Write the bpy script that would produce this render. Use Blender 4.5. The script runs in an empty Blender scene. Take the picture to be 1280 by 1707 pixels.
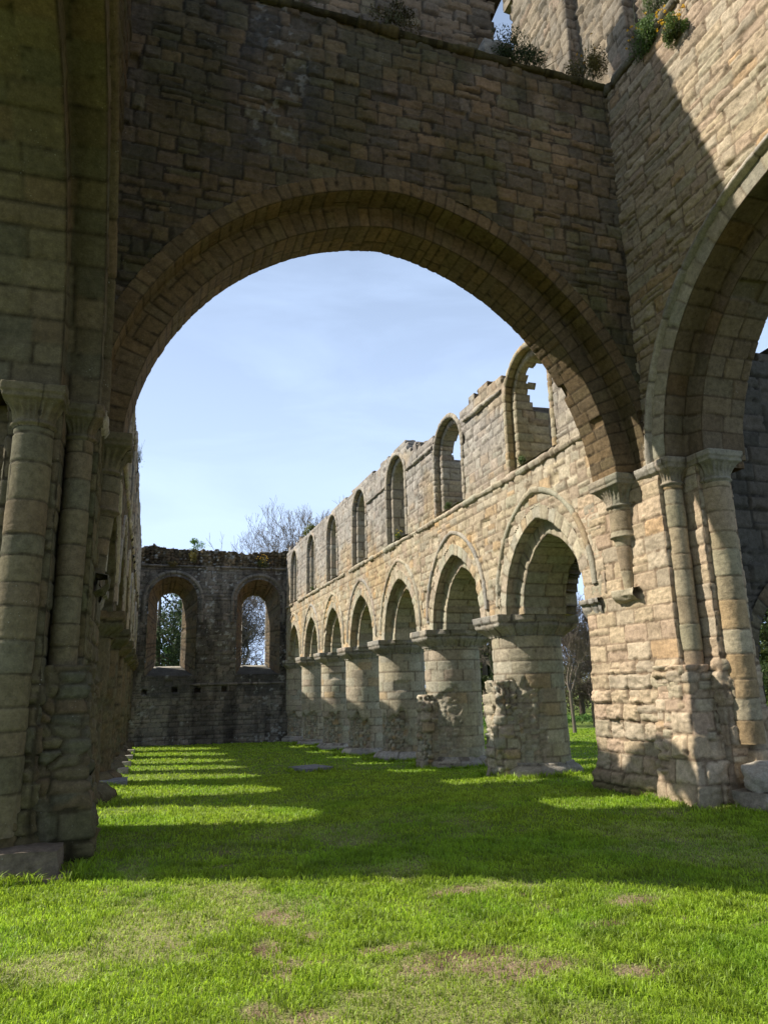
import bpy, math, random
import numpy as np
S = bpy.context.scene
# ------------------------------------------------------------------ camera
GZ_EYE = 1.7
def cam_axes(yaw, pitch, roll):
    f = np.array([math.sin(yaw)*math.cos(pitch), math.cos(yaw)*math.cos(pitch), math.sin(pitch)])
    r = np.array([math.cos(yaw), -math.sin(yaw), 0.0]); u = np.cross(r, f)
    return math.cos(roll)*r+math.sin(roll)*u, -math.sin(roll)*r+math.cos(roll)*u, f
cd = bpy.data.cameras.new('camera'); co = bpy.data.objects.new('camera', cd); S.collection.objects.link(co)
cd.sensor_fit = 'HORIZONTAL'; cd.sensor_width = 36; cd.lens = 1192.26/1280*36
cd.clip_start = .1; cd.clip_end = 2000
from mathutils import Matrix, Vector
r_, u_, f_ = cam_axes(.31732, .237056, -.022967)
co.matrix_world = Matrix(((r_[0], u_[0], -f_[0], 0), (r_[1], u_[1], -f_[1], 0), (r_[2], u_[2], -f_[2], GZ_EYE), (0, 0, 0, 1)))
S.camera = co
# ------------------------------------------------------------------ sun and sky
SUN = Vector((-1, .40, 1.0)).normalized()
EL = math.asin(SUN.z); AZ = math.atan2(SUN.x, SUN.y)
sl = bpy.data.lights.new('sun', 'SUN'); sl.energy = 5.0; sl.angle = math.radians(.53); sl.color = (1, .95, .86)
so = bpy.data.objects.new('sun', sl); S.collection.objects.link(so)
so.rotation_euler = SUN.to_track_quat('Z', 'Y').to_euler()
so.location = (-20, 5, 30)
W = bpy.data.worlds.new('World'); S.world = W; W.use_nodes = True
nt = W.node_tree; nt.nodes.clear(); N = nt.nodes.new; L = nt.links.new
out = N('ShaderNodeOutputWorld'); bg = N('ShaderNodeBackground'); sky = N('ShaderNodeTexSky')
sky.sky_type = 'NISHITA'; sky.sun_disc = False; sky.sun_elevation = EL; sky.sun_rotation = AZ
sky.air_density = 1.0; sky.dust_density = 2.2; sky.ozone_density = 1.0
bg.inputs[1].default_value = .07
tc = N('ShaderNodeTexCoord'); mp = N('ShaderNodeMapping'); mp.inputs['Scale'].default_value = (1.2, 2.0, 6.5)
mp.inputs['Rotation'].default_value = (.12, .1, .3)
no = N('ShaderNodeTexNoise'); no.inputs['Scale'].default_value = 1.7; no.inputs['Detail'].default_value = 8; no.inputs['Roughness'].default_value = .55; no.inputs['Distortion'].default_value = .6
cr = N('ShaderNodeValToRGB'); cr.color_ramp.elements[0].position = .40; cr.color_ramp.elements[1].position = .78
cr.color_ramp.elements[0].color = (.0, .0, .0, 1); cr.color_ramp.elements[1].color = (.22, .22, .22, 1)
mx = N('ShaderNodeMix'); mx.data_type = 'RGBA'; mx.inputs['B'].default_value = (8.0, 10.3, 14.4, 1)
L(tc.outputs['Generated'], mp.inputs[0]); L(mp.outputs[0], no.inputs[0]); L(no.outputs[0], cr.inputs[0])
sx = N('ShaderNodeSeparateXYZ'); L(tc.outputs['Generated'], sx.inputs[0])
mr = N('ShaderNodeMapRange'); mr.inputs[1].default_value = .12; mr.inputs[2].default_value = .95; mr.inputs[3].default_value = 1.0; mr.inputs[4].default_value = .0; mr.clamp = True
L(sx.outputs['Z'], mr.inputs[0]); ad = N('ShaderNodeMath'); ad.operation = 'ADD'; ad.use_clamp = True; L(cr.outputs[0], ad.inputs[0]); L(mr.outputs[0], ad.inputs[1])
L(ad.outputs[0], mx.inputs['Factor']); L(sky.outputs[0], mx.inputs['A']); L(mx.outputs['Result'], bg.inputs[0]); L(bg.outputs[0], out.inputs[0])
S.view_settings.view_transform = 'Standard'; S.view_settings.look = 'None'; S.view_settings.exposure = 0.45; S.view_settings.gamma = 1
S.render.engine = 'CYCLES'
S.cycles.max_bounces = 6; S.cycles.diffuse_bounces = 4

# ------------------------------------------------------------------ helpers: noise
def _h(ix, iy, iz, s):
    n = (ix.astype(np.uint32)*np.uint32(374761393)+iy.astype(np.uint32)*np.uint32(668265263)+iz.astype(np.uint32)*np.uint32(2147483647)+np.uint32((s*144269504) & 0xffffffff))
    n = (n ^ (n >> np.uint32(13)))*np.uint32(1274126177)
    n = (n ^ (n >> np.uint32(16)))*np.uint32(2246822519)
    return ((n ^ (n >> np.uint32(15))) & np.uint32(0xffffff)).astype(np.float32)/np.float32(0xffffff)
def vn(x, y, z=None, s=0):
    x = np.asarray(x, float); y = np.asarray(y, float)
    z = np.zeros_like(x) if z is None else z
    fx, fy, fz = np.floor(x), np.floor(y), np.floor(z)
    tx, ty, tz = x-fx, y-fy, z-fz
    tx = tx*tx*(3-2*tx); ty = ty*ty*(3-2*ty); tz = tz*tz*(3-2*tz)
    ix, iy, iz = fx.astype(np.int64), fy.astype(np.int64), fz.astype(np.int64)
    def c(a, b, d): return _h(ix+a, iy+b, iz+d, s)
    def pl(d): 
        return (c(0, 0, d)*(1-tx)+c(1, 0, d)*tx)*(1-ty)+(c(0, 1, d)*(1-tx)+c(1, 1, d)*tx)*ty
    return pl(0)*(1-tz)+pl(1)*tz
def fbm(x, y, z=None, s=0, o=4):
    t = 0; a = .5; k = 1
    for i in range(o):
        t = t+a*vn(x*k, y*k, None if z is None else z*k, s+i*7); a *= .5; k *= 2.03
    return t/(1-.5**o)
def sst(x, a, b):
    t = np.clip((x-a)/(b-a), 0, 1); return t*t*(3-2*t)
def lerp(a, b, t): return a*(1-t)+b*t

# ------------------------------------------------------------------ helpers: objects
def link(o, parent=None):
    S.collection.objects.link(o)
    if parent: o.parent = parent
    return o
def thing(name, label, cat, loc=(0, 0, 0), group=None):
    o = bpy.data.objects.new(name, None); o.location = loc; o.empty_display_size = .3
    o['label'] = label; o['category'] = cat
    if group: o['group'] = group
    return link(o)
def root_loc(p):
    v = np.zeros(3)
    while p is not None: v += np.array(p.location); p = p.parent
    return v
def mesh(name, V, F, mat, parent=None, col=None, smooth=True, loc=None):
    """V (n,3) world coords; F = list of (m,k) index arrays"""
    me = bpy.data.meshes.new(name)
    off = root_loc(parent) if parent is not None else (np.array(loc) if loc is not None else np.zeros(3))
    V = np.asarray(V, np.float32)-off.astype(np.float32)
    F = [np.asarray(f, np.int32) for f in F if len(f)]
    idx = np.concatenate([f.ravel() for f in F]); cnt = np.concatenate([np.full(len(f), f.shape[1], np.int32) for f in F])
    st = np.concatenate([[0], np.cumsum(cnt)[:-1]]).astype(np.int32)
    me.vertices.add(len(V)); me.vertices.foreach_set('co', V.ravel())
    me.loops.add(len(idx)); me.loops.foreach_set('vertex_index', idx)
    me.polygons.add(len(cnt)); me.polygons.foreach_set('loop_start', st)
    me.polygons.foreach_set('use_smooth', np.full(len(cnt), smooth, bool))
    if col is not None:
        a = me.color_attributes.new('Col', 'FLOAT_COLOR', 'POINT')
        c = np.ones((len(V), 4), np.float32); c[:, :3] = np.clip(col, .004, .95); a.data.foreach_set('color', c.ravel())
    me.update(calc_edges=True); me.validate()
    me.materials.append(mat)
    o = bpy.data.objects.new(name, me)
    if parent is None and loc is not None: o.location = loc
    return link(o, parent)
class MB:
    """collects loose bits into one mesh"""
    def __init__(s): s.V = []; s.F = {}; s.C = []; s.n = 0
    def add(s, V, F, C=(.3, .3, .3)):
        V = np.asarray(V, float)
        for f in F:
            f = np.asarray(f)
            if len(f): s.F.setdefault(f.shape[1], []).append(f+s.n)
        s.V.append(V); s.C.append(np.broadcast_to(np.asarray(C, float), (len(V), 3))); s.n += len(V)
    def build(s, name, mat, parent=None, smooth=True, loc=None):
        return mesh(name, np.concatenate(s.V), [np.concatenate(f) for f in s.F.values()], mat, parent, np.concatenate(s.C), smooth, loc)

# ------------------------------------------------------------------ materials
def mat_base(name):
    m = bpy.data.materials.new(name); m.use_nodes = True; t = m.node_tree; t.nodes.clear()
    return m, t, t.nodes.new, t.links.new
def stone_mat(name, bump=.35, speck=.25, lichen=(.55, .55, .5)):
    m, t, N, L = mat_base(name)
    o = N('ShaderNodeOutputMaterial'); p = N('ShaderNodeBsdfPrincipled'); p.inputs['Roughness'].default_value = .93
    p.inputs['Specular IOR Level'].default_value = .15
    a = N('ShaderNodeAttribute'); a.attribute_name = 'Col'
    ge = N('ShaderNodeNewGeometry')
    def noise(sc, d=5, r=.6):
        n = N('ShaderNodeTexNoise'); n.inputs['Scale'].default_value = sc; n.inputs['Detail'].default_value = d; n.inputs['Roughness'].default_value = r
        L(ge.outputs['Position'], n.inputs['Vector']); return n
    n1 = noise(14); n2 = noise(55, 6, .7); n3 = noise(4.5, 6, .65)
    r1 = N('ShaderNodeMapRange'); r1.inputs[1].default_value = .3; r1.inputs[2].default_value = .7; r1.inputs[3].default_value = .74; r1.inputs[4].default_value = 1.24
    L(n1.outputs[0], r1.inputs[0])
    r2 = N('ShaderNodeMapRange'); r2.inputs[1].default_value = .3; r2.inputs[2].default_value = .7; r2.inputs[3].default_value = .8; r2.inputs[4].default_value = 1.2
    L(n2.outputs[0], r2.inputs[0])
    mu = N('ShaderNodeMath'); mu.operation = 'MULTIPLY'; L(r1.outputs[0], mu.inputs[0]); L(r2.outputs[0], mu.inputs[1])
    vm = N('ShaderNodeVectorMath'); vm.operation = 'SCALE'; L(a.outputs['Color'], vm.inputs[0]); L(mu.outputs[0], vm.inputs['Scale'])
    # lichen specks
    v = N('ShaderNodeTexVoronoi'); v.inputs['Scale'].default_value = 26; L(ge.outputs['Position'], v.inputs['Vector'])
    c1 = N('ShaderNodeMapRange'); c1.inputs[1].default_value = .20; c1.inputs[2].default_value = .12; L(v.outputs['Distance'], c1.inputs[0])
    c2 = N('ShaderNodeMapRange'); c2.inputs[1].default_value = .56; c2.inputs[2].default_value = .72; L(n3.outputs[0], c2.inputs[0])
    m2 = N('ShaderNodeMath'); m2.operation = 'MULTIPLY'; L(c1.outputs[0], m2.inputs[0]); L(c2.outputs[0], m2.inputs[1])
    m3 = N('ShaderNodeMath'); m3.operation = 'MULTIPLY'; L(m2.outputs[0], m3.inputs[0]); m3.inputs[1].default_value = speck*2
    mx = N('ShaderNodeMix'); mx.data_type = 'RGBA'; L(m3.outputs[0], mx.inputs['Factor']); L(vm.outputs[0], mx.inputs['A']); mx.inputs['B'].default_value = (*lichen, 1)
    L(mx.outputs['Result'], p.inputs['Base Color'])
    n4 = noise(26, 10, .78)
    b = N('ShaderNodeBump'); b.inputs['Strength'].default_value = bump; b.inputs['Distance'].default_value = .04
    L(n4.outputs[0], b.inputs['Height']); L(b.outputs[0], p.inputs['Normal'])
    L(p.outputs[0], o.inputs[0]); return m
M_STONE = stone_mat('sandstone', .55)
M_WEATH = stone_mat('weathered_stone', .6, .75)
def leaf_mat(name, rough=.6, trans=.35, spec=.3):
    m, t, N, L = mat_base(name)
    o = N('ShaderNodeOutputMaterial'); p = N('ShaderNodeBsdfPrincipled'); p.inputs['Roughness'].default_value = rough; p.inputs['Specular IOR Level'].default_value = spec
    a = N('ShaderNodeAttribute'); a.attribute_name = 'Col'
    tr = N('ShaderNodeBsdfTranslucent'); ms = N('ShaderNodeMixShader'); ms.inputs[0].default_value = trans
    L(a.outputs['Color'], p.inputs['Base Color']); L(a.outputs['Color'], tr.inputs['Color'])
    L(p.outputs[0], ms.inputs[1]); L(tr.outputs[0], ms.inputs[2]); L(ms.outputs[0], o.inputs[0]); return m
M_LEAF = leaf_mat('foliage'); M_GRASS = leaf_mat('grass_blades', .5, .55, .4); M_BARK = leaf_mat('bark', .9, 0, .1)
def ground_mat():
    m, t, N, L = mat_base('turf')
    o = N('ShaderNodeOutputMaterial'); p = N('ShaderNodeBsdfPrincipled'); p.inputs['Roughness'].default_value = .9; p.inputs['Specular IOR Level'].default_value = .1
    a = N('ShaderNodeAttribute'); a.attribute_name = 'Col'; ge = N('ShaderNodeNewGeometry')
    n = N('ShaderNodeTexNoise'); n.inputs['Scale'].default_value = 24; n.inputs['Detail'].default_value = 8; n.inputs['Roughness'].default_value = .75
    L(ge.outputs['Position'], n.inputs['Vector'])
    r = N('ShaderNodeMapRange'); r.inputs[1].default_value = .3; r.inputs[2].default_value = .7; r.inputs[3].default_value = .55; r.inputs[4].default_value = 1.45
    L(n.outputs[0], r.inputs[0])
    vm = N('ShaderNodeVectorMath'); vm.operation = 'SCALE'; L(a.outputs['Color'], vm.inputs[0]); L(r.outputs[0], vm.inputs['Scale'])
    L(vm.outputs[0], p.inputs['Base Color'])
    n2 = N('ShaderNodeTexNoise'); n2.inputs['Scale'].default_value = 60; n2.inputs['Detail'].default_value = 6; L(ge.outputs['Position'], n2.inputs['Vector'])
    b = N('ShaderNodeBump'); b.inputs['Strength'].default_value = .8; b.inputs['Distance'].default_value = .03; L(n2.outputs[0], b.inputs['Height']); L(b.outputs[0], p.inputs['Normal'])
    L(p.outputs[0], o.inputs[0]); return m
M_TURF = ground_mat()

# ------------------------------------------------------------------ ground level
def gz(x, y):
    x = np.asarray(x, float); y = np.asarray(y, float)
    z = np.interp(y, [-20, 6, 9, 10.75, 15, 19.3, 28, 41, 70, 200], [.05, .0, -.01, -.05, -.25, -.43, -.82, -1.13, -1.5, -2.5])
    return z-.012*np.clip(x, -5, 12)*sst(y, 11, 20)
def g1(x, y): return float(gz(x, y))

# ------------------------------------------------------------------ masonry relief
PAL = {
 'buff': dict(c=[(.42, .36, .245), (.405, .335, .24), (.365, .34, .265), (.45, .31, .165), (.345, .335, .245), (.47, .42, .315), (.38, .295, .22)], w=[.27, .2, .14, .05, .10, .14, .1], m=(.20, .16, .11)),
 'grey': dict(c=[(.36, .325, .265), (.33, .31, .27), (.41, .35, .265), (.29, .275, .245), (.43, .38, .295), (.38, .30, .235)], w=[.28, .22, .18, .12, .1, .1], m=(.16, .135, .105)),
 'dark': dict(c=[(.148, .110, .072), (.120, .098, .073), (.16, .115, .068), (.10, .086, .066), (.138, .12, .074), (.19, .13, .075)], w=[.26, .2, .18, .16, .12, .08], m=(.055, .043, .03)),  # brown stone, tones lowered further so shade sits in the colour
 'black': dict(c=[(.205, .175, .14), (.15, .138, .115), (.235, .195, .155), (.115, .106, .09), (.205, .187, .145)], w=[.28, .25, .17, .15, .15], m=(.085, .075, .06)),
 'olive': dict(c=[(.135, .112, .064), (.12, .108, .066), (.15, .115, .07), (.105, .10, .066), (.15, .105, .06)], w=[.28, .22, .2, .15, .15], m=(.055, .044, .026)),  # greenish stone of the left side, darkened to carry its shade in the colour
}
def stones(A, B, seed, ch=(.19, .32), cw=(.25, .6), jw=.012, jd=.02, er=(.006, .022), amp=.012, tilt=.03, breaks=None, split=.1, wav=.018, style='buff', rough=.014, miss=.008, cv=.6, chip=.030):
    rs = np.random.RandomState(seed)
    A2 = A+.012*(vn(A*2.5, B*2.5, s=seed)-.5)*2
    B2 = B+wav*(fbm(A*.7, B*.4, s=seed+3, o=2)-.5)*2+.007*(vn(A*6, B*2, s=seed+5)-.5)
    b0, b1 = B.min()-.02, B.max()+.02
    bs = [b0]
    while bs[-1] < b1: bs.append(bs[-1]+rs.uniform(*ch))
    if bs[-1]-b1 > .5*ch[0]: bs[-1] = b1+.01
    bs = np.array(bs); ci = np.clip(np.searchsorted(bs, B2)-1, 0, len(bs)-2)
    a0, a1 = A.min()-.05, A.max()+.05
    lo = np.zeros_like(A); hi = np.ones_like(A); sid = np.zeros(A.shape, np.int64); base = 0
    for k in range(len(bs)-1):
        m = ci == k
        if not m.any(): continue
        if breaks is not None:
            xs = [a0]
            for q in list(breaks)+[a1]:
                while q-xs[-1] > cw[1]*1.05: xs.append(xs[-1]+min(rs.uniform(*cw), (q-xs[-1])*.62))
                xs.append(q)
            xs = np.array(xs)
        else:
            n = int((a1-a0)/cw[0])+3; w = rs.uniform(cw[0], cw[1], n)
            xs = a0-rs.uniform(0, cw[1])+np.concatenate([[0], np.cumsum(w)])
        i = np.clip(np.searchsorted(xs, A2[m])-1, 0, len(xs)-2)
        lo[m] = xs[i]; hi[m] = xs[i+1]; sid[m] = base+i; base += len(xs)
    bl = bs[ci]; bh = bs[ci+1]
    R = rs.rand(base*3+10, 8)
    # split some stones in height
    q = R[sid, 7] < split
    mid = bl+(bh-bl)*(.35+.3*R[sid, 6]); up = q & (B2 > mid)
    bh2 = np.where(q & ~up, mid, bh); bl2 = np.where(up, mid, bl)
    sid = sid+np.where(up, base, 0)
    hx = np.minimum(A2-lo, hi-A2); hy = np.minimum(B2-bl2, bh2-B2)
    r = .03; dx = np.maximum(r-hx, 0); dy = np.maximum(r-hy, 0); do = np.hypot(dx, dy)
    e = np.where(do > 0, r-do, np.minimum(hx, hy))
    e = e+.008*(vn(A*22, B*22, s=seed+9)-.5)
    Ru = R[sid]
    erd = er[0]+(er[1]-er[0])*Ru[..., 0]**1.5
    e = e-chip*sst(vn(A*9, B*9, s=seed+61), .62, .80)*(.4+.6*vn(A*40, B*40, s=seed+62))
    k = sst(e, jw*.5, jw*.5+erd)
    ac = (lo+hi)/2; bc = (bl2+bh2)/2
    h = -jd*(1-k)+k*(amp*(Ru[..., 1]-.5)*2+tilt*((A2-ac)*(Ru[..., 2]-.5)+(B2-bc)*(Ru[..., 3]-.5)))
    h = h-.05*k*(Ru[..., 4] < miss)
    rg = fbm(A*5, B*8, s=seed+21, o=4); h = h+k*rough*2*(rg-.5)-k*rough*1.6*np.abs(vn(A*11, B*26, s=seed+22)-.5)*(Ru[..., 6]*1.6)
    p = PAL[style]; cs = np.array(p['c']); w = np.cumsum(p['w'])/np.sum(p['w'])
    C = cs[np.searchsorted(w, Ru[..., 5]*.9999)]*(.82+.36*Ru[..., 0:1])
    C = lerp((cs*np.array(p['w'])[:, None]).sum(0)/np.sum(p['w'])*(.86+.28*Ru[..., 6:7]), C, cv)
    blot = fbm(A*3.2+Ru[..., 2]*9, B*3.2, s=seed+31, o=3)[..., None]
    C = C*(.8+.4*blot)
    C = lerp(np.array(p['m'])*(.75+.5*fbm(A*9, B*9, s=seed+41, o=2)[..., None]), C, sst(e, .0, jw*.5+.012)[..., None])
    return h, C, ac, bc
def rubble(A, B, seed, s=.17, dep=.05, style='buff'):
    rs = seed*13
    gx, gy = A/s, B/(s*.62); ix, iy = np.floor(gx).astype(np.int64), np.floor(gy).astype(np.int64)
    F1 = np.full(A.shape, 9.); F2 = F1.copy(); idx = np.zeros(A.shape, np.int64); idy = idx.copy(); z0 = np.zeros(A.shape, np.int64)
    for i in (-1, 0, 1):
        for j in (-1, 0, 1):
            cx, cy = ix+i, iy+j
            px = cx+.15+.7*_h(cx, cy, z0, rs); py = cy+.15+.7*_h(cx, cy, z0+1, rs)
            d = .35*np.hypot(px-gx, py-gy)+.65*np.maximum(np.abs(px-gx), np.abs(py-gy)); n = d < F1
            F2 = np.where(n, F1, np.minimum(F2, d)); idx = np.where(n, cx, idx); idy = np.where(n, cy, idy); F1 = np.where(n, d, F1)
    e = (F2-F1)*.5; k = sst(e, .0, .13); r1 = _h(idx, idy, z0+2, rs); r2 = _h(idx, idy, z0+3, rs)
    h = dep*(k-1)+k*dep*1.1*(r1-.5)+k*dep*1.6*((gx-idx-.5)*(r2-.5)+(gy-idy-.5)*(r1-.5))+.03*(fbm(A*9, B*9, s=seed, o=4)-.5)
    p = PAL[style]; cs = np.array(p['c']); w = np.cumsum(p['w'])/np.sum(p['w'])
    C = cs[np.searchsorted(w, r2*.9999)]*(.75+.4*r1[..., None])
    return h, lerp(np.array(p['m']), C, sst(e, 0, .1)[..., None])
def grid_normals(P, hint):
    du = np.gradient(P, axis=0); dv = np.gradient(P, axis=1)
    Nn = np.cross(du, dv); Nn /= np.maximum(np.linalg.norm(Nn, axis=-1, keepdims=True), 1e-9)
    kind, q = hint; q = np.asarray(q, float)
    ref = q if kind == 'dir' else (q-P if kind == 'to' else P-q)
    if (Nn*ref).sum() < 0: Nn = -Nn
    return Nn
def sheet(name, P, h, C, hint, mat, parent, keep=None, thick=None, inward=None, closed=False, label=None, off=0):
    n0, n1 = P.shape[:2]; Nn = grid_normals(P, hint)
    V = P+Nn*(h+off)[..., None]
    if closed: V[-1] = V[0]
    if keep is None: keep = np.ones((n0-1, n1-1), bool)
    I = np.arange(n0*n1).reshape(n0, n1)
    F = np.stack([I[:-1, :-1][keep], I[1:, :-1][keep], I[1:, 1:][keep], I[:-1, 1:][keep]], 1)
    VV = [V.reshape(-1, 3)]; CC = [np.broadcast_to(C, P.shape).reshape(-1, 3)]; FF = [F]
    if thick:
        inw = -Nn if inward is None else np.broadcast_to(np.asarray(inward, float), P.shape)
        Kp = np.zeros((n0+1, n1+1), bool); Kp[1:-1, 1:-1] = keep
        E = []
        d = Kp[:-1, 1:-1] != Kp[1:, 1:-1]    # edges along axis1 at vertex row i
        i, j = np.nonzero(d); E.append(np.stack([I[i, j], I[i, j+1]], 1))
        d = Kp[1:-1, :-1] != Kp[1:-1, 1:]
        i, j = np.nonzero(d); E.append(np.stack([I[i, j], I[i+1, j]], 1))
        E = np.concatenate(E); n = n0*n1; ns = 4
        fr = V.reshape(-1, 3); bk = (P+inw*thick).reshape(-1, 3)
        used = np.unique(E); mp = np.full(n, -1); mp[used] = np.arange(len(used)); prev = E; rs = np.random.RandomState(len(E)); cf = CC[0][used]
        tot = n
        for s_ in range(1, ns):
            t = s_/ns; q = fr[used]*(1-t)+bk[used]*t+rs.normal(0, .012, (len(used), 3))
            VV.append(q); CC.append(cf*rs.uniform(.7, 1.15, (len(used), 1))); cur = mp[E]+tot; tot += len(used)
            FF.append(np.stack([prev[:, 0], prev[:, 1], cur[:, 1], cur[:, 0]], 1)); prev = cur
        VV.append(bk); CC.append(CC[0]*.95); cur = E+tot
        FF.append(np.stack([prev[:, 0], prev[:, 1], cur[:, 1], cur[:, 0]], 1)); FF.append(F[:, ::-1]+tot)
    V = np.concatenate(VV); F = np.concatenate(FF); C = np.concatenate(CC)
    us = np.unique(F); mp = np.full(len(V), -1); mp[us] = np.arange(len(us))
    o = mesh(name, V[us], [mp[F]], mat, parent, C[us])
    if label: o['label'] = label
    return o
def wall(name, parent, O, ua, va, n, ur, vr, res, seed, keep=None, thick=.5, style='buff', tint=None, mat=None, hmod=None, **kw):
    u = np.linspace(ur[0], ur[1], int((ur[1]-ur[0])/res)+2); v = np.linspace(vr[0], vr[1], int((vr[1]-vr[0])/res)+2)
    U, Vv = np.meshgrid(u, v, indexing='ij')
    P = np.array(O, float)+U[..., None]*np.array(ua, float)+Vv[..., None]*np.array(va, float)
    h, C, ac, bc = stones(U, Vv, seed, style=style, **kw)
    if hmod: h, C = hmod(U, Vv, h, C)
    if tint: C = tint(U, Vv, C)
    kp = None
    if keep:
        c = lambda X: (X[:-1, :-1]+X[1:, 1:])/2
        kp = keep(c(U), c(Vv), ac[:-1, :-1], bc[:-1, :-1])
    return sheet(name, P, h, C, ('dir', n), mat or M_STONE, parent, kp, thick, -np.array(n, float))
class Arch:
    def __init__(s, c, z0, d, R): s.c, s.z0, s.d, s.R = c, z0, d, R
    def inside(s, U, V, r=0., legs=True, floor=-99):
        """is (U,V) inside the opening grown by r"""
        rho = s.R+r
        zz = V-s.z0; x = np.abs(U-s.c)
        up = (zz > 0) & (np.hypot(x+s.d, zz) < rho)
        lo = (zz <= 0) & (x < rho-s.d) & (V > floor)
        return up | lo if legs else up
    def xz(s, S_, r, leg):
        """S_ signed arclength (0 apex), r radial offset"""
        aap = np.arccos(np.clip(s.d/s.R, -1, 1)); Lq = s.R*aap
        rho = s.R+r; sg = np.where(S_ < 0, -1, 1); t = np.clip(1-np.abs(S_)/Lq, 0, 1)
        al = t*np.arccos(np.clip(s.d/rho, -1, 1)); dn = np.maximum(np.abs(S_)-Lq, 0)
        return s.c+sg*(rho*np.cos(al)-s.d), s.z0+rho*np.sin(al)-dn
    def L(s): return s.R*np.arccos(s.d/s.R)
def resample(pts, res):
    pts = np.array(pts, float); out = [pts[0]]; A = [0.]; corners = [0.]
    for a, b in zip(pts[:-1], pts[1:]):
        l = np.hypot(*(b-a)); n = max(1, int(round(l/res)))
        for i in range(1, n+1): out.append(a+(b-a)*i/n); A.append(A[-1]+l/n)
        corners.append(A[-1])
    return np.array(out), np.array(A), corners
def arch_sweep(name, parent, O, ua, n, arch, prof, res, seed, leg=0., style='buff', breaks=(), mat=None, tint=None, ptint=None, s0=None, s1=None, ruin=None, thickn=None, **kw):
    """prof: list of (r outward, depth into wall)"""
    pr, A, cn = resample(prof, res); Lq = arch.L()+leg
    a, b = -Lq if s0 is None else s0, Lq if s1 is None else s1
    s = np.linspace(a, b, int((b-a)/res)+2)
    Sg, _ = np.meshgrid(s, A, indexing='ij'); R = np.broadcast_to(pr[:, 0], Sg.shape); D = np.broadcast_to(pr[:, 1], Sg.shape); Ag = np.broadcast_to(A, Sg.shape).copy()
    x, z = arch.xz(Sg, R, leg)
    n = np.array(n, float)
    P = np.array(O, float)+x[..., None]*np.array(ua, float)+z[..., None]*np.array([0, 0, 1.])-D[..., None]*n
    kw.setdefault('ch', (.17, .27)); kw.setdefault('cw', (.35, .75)); kw.setdefault('wav', .004); kw.setdefault('split', 0); kw.setdefault('amp', .006); kw.setdefault('chip', .014); kw.setdefault('rough', .007)
    h, C, ac, bc = stones(Ag, Sg, seed, breaks=[cn[i] for i in breaks], style=style, **kw)
    if tint: C = tint(x, z, C)
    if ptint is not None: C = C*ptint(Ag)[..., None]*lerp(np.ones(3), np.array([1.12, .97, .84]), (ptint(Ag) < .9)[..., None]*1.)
    ctr = np.array(O, float)+arch.c*np.array(ua, float)+np.array([0, 0, arch.z0-.5])+n*2.5
    kp = None
    if ruin is not None: kp = ruin(bc[:-1, :-1], ac[:-1, :-1])
    return sheet(name, P, h, C, ('to', ctr), mat or M_STONE, parent, kp)
def column(name, parent, c, rf, zr, res, seed, style='buff', hmod=None, tint=None, th=(0, 2*math.pi), mat=None, cap=True, rref=None, **kw):
    """star-shaped upright solid: rf(theta,z) -> radius"""
    z = np.linspace(zr[0], zr[1], max(3, int((zr[1]-zr[0])/res)+1)); rr = rref or float(np.mean(rf(np.linspace(0, 6.28, 60), np.full(60, (zr[0]+zr[1])/2))))
    t = np.linspace(th[0], th[1], max(16, int((th[1]-th[0])*rr/res)))
    T, Z = np.meshgrid(t, z, indexing='ij')
    h, C, _, _ = stones(T*rr, Z, seed, style=style, **kw)
    full = th[1]-th[0] > 6.2
    if full:
        w = sst(T, 6.0, 2*math.pi); h = h*(1-w)+h[0:1]*w
    if hmod: h, C = hmod(T, Z, h, C)
    if tint: C = tint(T, Z, C)
    if full:
        w = sst(T, 6.1, 2*math.pi)[..., None]; h = h*(1-w[..., 0])+h[0:1]*w[..., 0]; C = C*(1-w)+C[0:1]*w
    r = rf(T, Z)+h
    V = np.stack([c[0]+r*np.cos(T), c[1]+r*np.sin(T), Z], -1)
    n0, n1 = T.shape; I = np.arange(n0*n1).reshape(n0, n1)
    F = np.stack([I[:-1, :-1].ravel(), I[1:, :-1].ravel(), I[1:, 1:].ravel(), I[:-1, 1:].ravel()], 1)
    VV = [V.reshape(-1, 3)]; CC = [C.reshape(-1, 3)]; FF = [F]
    if cap:
        k = n0*n1
        for j in (n1-1, 0):
            VV.append(np.array([[c[0], c[1], z[j]]])); CC.append(C[0:1, j]*.8)
            FF.append(np.stack([I[:-1, j], I[1:, j], np.full(n0-1, k)], 1)); k += 1
    return mesh(name, np.concatenate(VV), FF, mat or M_STONE, parent, np.concatenate(CC))
def boxr(T, hx0, hx1, hy, sq=0):
    """radius of a rectangle (x from -hx0 to hx1, y +-hy) seen from its centre"""
    c, s = np.cos(T), np.sin(T)
    return 1/np.maximum(np.maximum(np.abs(s)/hy, np.where(c < 0, -c/hx0, c/hx1)), 1e-6)
def bar(mb, a, b, prof_d, prof_z, col): pass
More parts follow.
